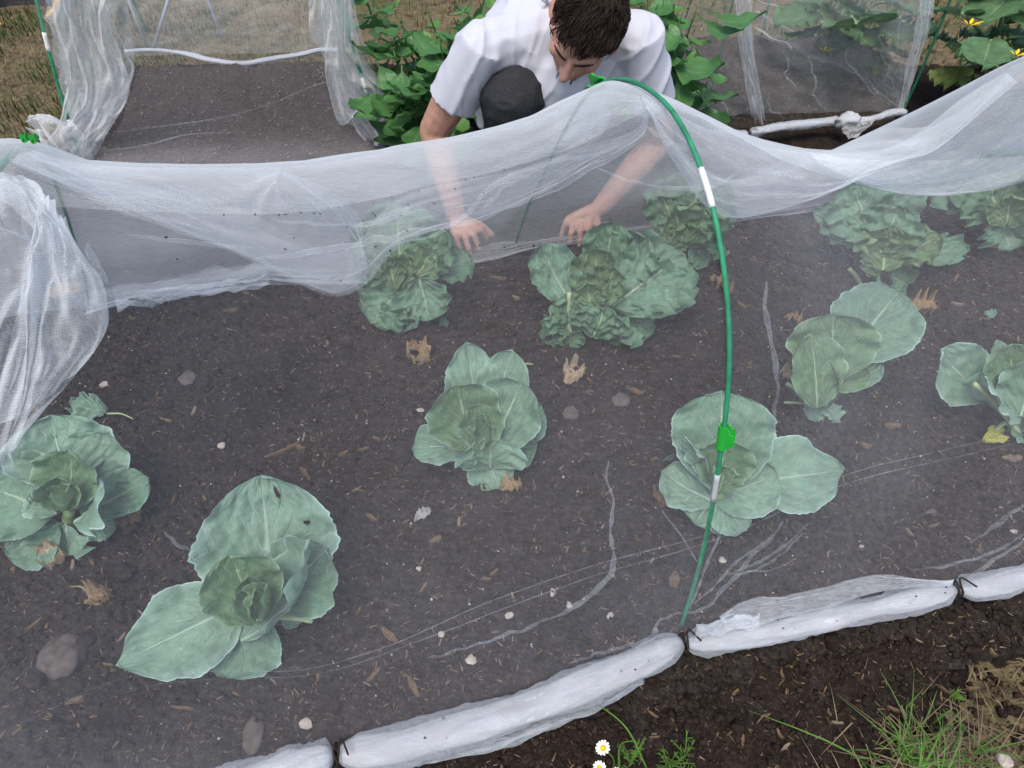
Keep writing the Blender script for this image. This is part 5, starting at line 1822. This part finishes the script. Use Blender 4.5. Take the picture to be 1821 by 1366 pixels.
# ------------------------------------------------------------------ squash plants
SQ = [leaf_proto(M['squash'], .17, .19, 13, cup=.16, arch=.05, ruffle=.10, peak=.45, blunt=.45, pucker=.006, jag=.12, rf=10),
      leaf_proto(M['squash'], .14, .16, 17, cup=.22, arch=.08, ruffle=.12, peak=.42, blunt=.45, pucker=.006, jag=.14, rf=10),
      leaf_proto(M['squash_y'], .14, .16, 19, cup=.18, arch=.10, ruffle=.12, peak=.45, blunt=.45, pucker=.006, jag=.14, rf=10)]


def squash(base, spots, label, seed, flowers=()):
    base = Vector(base); rr = random.Random(seed)
    e = empty('squash_plant', base, label, 'plant', 'squash plants beyond the nets')
    for (x, y, z, s, k) in spots:
        q = P(x, y, z); th = rr.uniform(0, 6.28)
        d = Vector((math.cos(th), math.sin(th), -.25))
        o = q - d.normalized() * .08 * s
        root = base + Vector((rr.uniform(-.08, .08), rr.uniform(-.08, .08), 0))
        tube('stalk', [root, root.lerp(o, .6) + Vector((0, 0, .03)), o], [.007, .005], M['stalk'], e, n=8, ns=6)
        place_leaf(SQ[k], e, o, d, rr.uniform(-.35, .35), s)
    for (x, y, z) in flowers:
        c = P(x, y, z); V = []; F = []
        for k in range(5):
            a = k * 2 * math.pi / 5; o_ = len(V)
            for t, w_ in ((0, .1), (.6, .35), (1, .05)):
                for sg in (-1, 1):
                    aa = a + sg * w_
                    V.append(c + Vector((math.cos(aa) * .026 * t, math.sin(aa) * .026 * t - .012 * t, .016 * t)))
            F += [(o_, o_ + 1, o_ + 3, o_ + 2), (o_ + 2, o_ + 3, o_ + 5, o_ + 4)]
        mesh_obj('flower', V, F, M['petal_y'], e)
    return e


squash(P(1760, 130, -.06), [(1690, 20, .30, 1.0, 0), (1770, 15, .32, 1.0, 0), (1800, 60, .22, .9, 1), (1715, 100, .18, .9, 1), (1690, 140, .12, .85, 2), (1755, 95, .24, .85, 0), (1740, 60, .18, .9, 1), (1840, 20, .30, 1, 0), (1830, 110, .16, .9, 1), (1790, 120, .10, .7, 1), (1680, 70, .16, .7, 1), (1850, 70, .2, 1, 0), (1735, -20, .34, 1, 0), (1820, -20, .36, 1, 0)],
       'large squash plant with a yellow flower at the top right corner', 3, [(1724, 46, .40), (1806, 100, .30)])
squash(P(1500, 40, -.06), [(1440, 60, .16, .9, 0), (1490, 45, .22, 1.0, 0), (1540, 70, .18, .9, 1), (1580, 85, .14, .8, 0), (1510, 15, .26, .9, 1), (1570, 30, .24, .9, 0), (1460, 20, .20, .8, 1), (1560, 115, .08, .7, 2), (1620, 20, .25, .9, 0), (1600, 60, .2, .9, 1), (1420, 30, .2, 1, 0), (1530, 40, .3, 1.1, 0), (1560, -10, .3, 1, 1), (1475, 80, .1, .9, 1), (1630, 60, .15, .8, 0), (1500, -20, .3, 1.1, 0), (1590, 120, .08, .7, 1)],
       'squash plant seen hazily through the back right net', 4, [(1465, 92, .12), (1405, 38, .15), (1500, 8, .24)])


# ------------------------------------------------------------------ back left tunnel
def shifted_hoop(foot, dirn, scale=1.0, lean=0.0):
    d = Vector(dirn).normalized(); out = []
    for q in H1:
        s_ = (q - N1).dot(CROSSN)
        out.append(Vector(foot) + d * s_ * scale + Vector((lean * q.z, 0, q.z * scale)))
    return out


fL = P(142, 279); fR = P(682, 259)
dB = Vector((-.16, 1, 0))
HBL = shifted_hoop(fL, dB, .98, .13); HBR = shifted_hoop(fR, dB, .98, -.17)
hoop(HBL, 'green hoop at the left of the empty netted bed', M['rod'], [(.17, .20, 'sleeve')], .005)
hoop(HBR, 'green hoop at the right of the empty netted bed, close to the pepper plant', M['rod'], [(.10, .125, 'sleeve')], .005)
nb = empty('insect_net', P(400, 95), 'white net over the empty back bed, gathered at its two hoops', 'net')


def prj(q):
    d = Vector(q) - CO
    return 910.5 + FPX * d.dot(CR) / d.dot(CF), 683 - FPX * d.dot(CU) / d.dot(CF)


pl = (fL + Vector((0, .02, 0))); axb = (fR - fL).normalized()


def BPL(x, y, off=0.0):
    return PV(x, y, pl + Vector((0, off, 0)), axb)


# gathered curtains either side
for (Lp, Rp, off, sd, nf) in [
    ([(78, -40), (84, 40), (100, 120), (118, 200), (135, 285)], [(232, -40), (228, 40), (240, 120), (215, 190), (165, 285)], .02, 3, 3.2),
    ([(90, -40), (100, 60), (115, 150), (105, 220), (70, 262)], [(190, -40), (200, 60), (235, 140), (205, 215), (150, 280)], -.02, 5, 3.3),
    ([(548, -40), (552, 50), (590, 140), (605, 200), (650, 250)], [(622, -40), (640, 50), (665, 120), (678, 190), (690, 258)], .02, 7, 3.4),
    ([(560, -40), (575, 50), (582, 150), (610, 222), (640, 190)], [(618, -40), (630, 40), (655, 120), (680, 150), (676, 180)], -.02, 9, 3.1),
]:
    grid_obj('curtain', patch([BPL(x, y, off) for x, y in Lp], [BPL(x, y, off) for x, y in Rp], 110, 90, .022, nf * .8, sd * 31, 0, .10), M['net_bunch'], nb)
# wad of net round the left foot and right foot
grid_obj('curtain', patch([P(60, 240, .05), P(85, 262, .06), P(110, 285, .0)], [P(100, 215, .10), P(150, 230, .12), P(165, 285, .0)], 60, 60, .022, 1.6, 155, .04, .12), M['net_bunch'], nb)
grid_obj('curtain', patch([P(640, 190, .10), P(660, 215, .08), P(665, 258, .0)], [P(680, 170, .12), P(712, 165, .10), P(700, 258, .0)], 60, 60, .02, 1.6, 157, .04, .12), M['net_bunch'], nb)
# far wall, a sheer roof over the bed, and the hem lying along its far edge
bL = [P(222, 100), P(370, 108), P(490, 104), P(600, 92)]
wallT = [PY(225, -60, 3.05), PY(370, -60, 3.05), PY(490, -60, 3.05), PY(610, -60, 3.05)]
grid_obj('net_sheet', patch([bL[0], bL[0].lerp(wallT[0], .5), wallT[0]], [bL[-1], bL[-1].lerp(wallT[-1], .5), wallT[-1]], 80, 60, .008, 5, 161, .0, .8), M['net_back'], nb)
rT = [P(130, 308, .03)] + [Vector(resample(HBL, 50)[i]) for i in (1, 6, 12, 18, 24)]
rB = [P(706, 290, .03)] + [Vector(resample(HBR, 50)[i]) for i in (1, 6, 12, 18, 24)]
grid_obj('net_sheet', patch(rT, rB, 80, 60, .004, 1.5, 163, .0, .1), M['net_thin'], nb)
roll([(222, 92), (260, 89), (320, 94), (380, 108), (435, 113), (490, 104), (540, 96), (570, 89), (602, 90)], .011, 31, M['roll_old'], nb, .008, (0, 0), n=90, ns=14)
q = [P(x, y, .045) for x, y in [(200, 235), (300, 223), (390, 210), (480, 185), (560, 152), (620, 136)]]
mesh_obj('crease', *tube_geo(q, [.001, .0022, .0015, .001], 6, 60), M['net_crease'], nb)
q = [P(x, y, .045) for x, y in [(170, 270), (260, 258), (330, 240), (420, 236)]]
mesh_obj('crease', *tube_geo(q, [.0005, .002, .0005], 6, 40), M['net_crease'], nb)

# grey metal legs beyond
ms = empty('metal_stand', P(300, 60, -.07), 'grey metal stand with slanting legs behind the back left net', 'stand')
for (a, b) in (((262, 84), (205, -60)), ((274, 84), (318, -60)), ((396, 66), (345, -60))):
    y0 = P(*a, -.07); q1 = PY(b[0], b[1], y0.y + .02)
    tube('leg', [y0, q1], .008, M['metal'], ms, n=3, ns=10)
q1, q2 = PY(150, -80, 3.2), PY(380, -80, 3.2)
tube('top_bar', [q1, q2], .010, M['metal'], ms, n=3, ns=10)

# yellow-rimmed dark tub, top left
c = P(20, -30, .05)
yt = empty('round_tub', Vector((c.x, c.y, -.09)), 'dark round tub with a worn yellow rim in the top left corner', 'tub')
nrm_ = Vector((.25, -.75, .55)).normalized(); a_ = nrm_.orthogonal().normalized(); b2 = nrm_.cross(a_)
R_ = 75 * mpp(c)
tube('rim', [c + (a_ * math.cos(k * math.pi / 16) + b2 * math.sin(k * math.pi / 16)) * R_ for k in range(33)], .014, M['yrim'], yt, n=72, ns=10)
V = []; F = []
for j, (rr, dd) in enumerate(((.97, .0), (.9, -.06), (.7, -.12), (.3, -.14), (.02, -.14))):
    for k in range(32):
        th = k * math.pi / 16; V.append(c + (a_ * math.cos(th) + b2 * math.sin(th)) * R_ * rr + nrm_ * dd)
mesh_obj('bowl', V, grid_faces(32, 5, True), M['black'], yt)

# ------------------------------------------------------------------ back right tunnel
fA = P(1252, 206); fB = P(1606, 196); fC = P(1356, 58)
dC = Vector((.10, 1, 0))
hoop(shifted_hoop(fA, dC, .85, .06), 'thin dark hoop left in the back right tunnel beside the pepper plant', M['rod_dark'], [], .004)
hoop(shifted_hoop(fB, dC, .85, .06), 'dark hoop at the right corner of the back right tunnel by the squash', M['rod_dark'], [], .0045)
st = tube('garden_stake', [fC - Vector((0, 0, .05)), PY(1371, -10, fC.y + .02)], .004, M['rod_dark'], None, n=3)
tag(st, 'thin green stake standing inside the back right tunnel', 'stake')
nr = empty('insect_net', P(1420, 220), 'white net round the back right bed with a knotted hem in front', 'net')
axr = (fB - fA).normalized()


def RPL(x, y, off=0.0):
    return PV(x, y, fA + Vector((0, off, 0)), axr)


grid_obj('net_sheet', patch([RPL(1195, -60), RPL(1200, 60), RPL(1222, 140), RPL(1250, 205)], [RPL(1680, -60), RPL(1655, 40), RPL(1630, 120), RPL(1606, 196)], 140, 90, .008, 7, 171, .0, .9), M['net_back'], nr)
grid_obj('curtain', patch([RPL(1300, -60), RPL(1312, 60), RPL(1325, 150), RPL(1340, 222)], [RPL(1340, -60), RPL(1338, 60), RPL(1350, 150), RPL(1362, 220)], 50, 70, .012, 2.4, 173, 0, .5), M['net_bunch'], nr)
grid_obj('curtain', patch([RPL(1640, -60), RPL(1625, 60), RPL(1610, 130), RPL(1598, 195)], [RPL(1672, -60), RPL(1655, 40), RPL(1632, 120), RPL(1610, 196)], 50, 70, .010, 3.0, 175, 0, .5), M['net_bunch'], nr)
grid_obj('net_sheet', patch([P(1345, 55, .0), P(1400, 85, .0), P(1480, 120, .0), P(1560, 160, .0), P(1606, 196, .0)], [PY(1345, -80, 2.75), PY(1440, -80, 2.7), PY(1520, -80, 2.6), PY(1600, -80, 2.5), PY(1680, -80, 2.35)], 60, 110, .012, 6, 177, 0, .9), M['net_back'], nr)
geos = []
for i, plx in enumerate([[(1345, 57), (1400, 82), (1440, 100), (1500, 122), (1540, 145), (1606, 196)], [(1435, 105), (1445, 140), (1450, 175), (1470, 200)], [(1395, 95), (1400, 130), (1412, 160)], [(1560, 60), (1575, 110), (1590, 160)], [(1600, 20), (1598, 80), (1600, 150)], [(1262, 150), (1280, 180), (1300, 205)], [(1230, 60), (1240, 120), (1262, 190)], [(1365, 165), (1372, 195), (1400, 214)], [(1500, 90), (1520, 130), (1560, 170)]]):
    q = resample([RPL(x, y, -.012) if i else P(x, y, .015) for x, y in plx], 40)
    q = q + np.stack([vnoise(np.arange(40) * .22, np.full(40, i * 3.1 + k), 6) for k in range(3)], 1) * .010
    geos.append(tube_geo(q, [.001, .008 if i == 0 else .0028, .001], 6, 40, False, False))
V, F = merge(geos); mesh_obj('crease', V, F, M['net_crease'], nr)
roll([(1240, 225), (1290, 236), (1330, 238)], .014, 41, M['roll_old'], nr, .014, (0, 1), n=30, ns=14)
roll([(1334, 237), (1400, 224), (1450, 219), (1495, 214)], .017, 43, M['roll_old'], nr, .016, (1, 1), n=60, ns=18)
roll([(1518, 216), (1560, 209), (1590, 200), (1612, 199)], .014, 47, M['roll_old'], nr, .016, (1, 1), n=40, ns=16)
tie(1332, 237, .010, nr, None, .014)
bm = bmesh.new()
ellip(bm, P(1508, 214, .03), ((1, 0, 0), (0, 1, 0), (0, 0, 1)), (.036, .03, .032), 4)
for v in bm.verts:
    q = v.co
    v.co = q + v.normal * (.010 * float(fbm(np.array(q.x * 40), np.array(q.z * 40 + q.y * 30), 55, 3)))
me = bpy.data.meshes.new('knot'); bm.to_mesh(me); bm.free(); link('knot', me, M['roll_old'], nr)
grid_obj('curtain', patch([P(1498, 218, .03), P(1500, 235, .015), P(1508, 248, .0)], [P(1560, 210, .03), P(1545, 226, .02), P(1520, 243, .0)], 26, 26, .008, 2, 181, .01, .6), M['net_bunch'], nr)
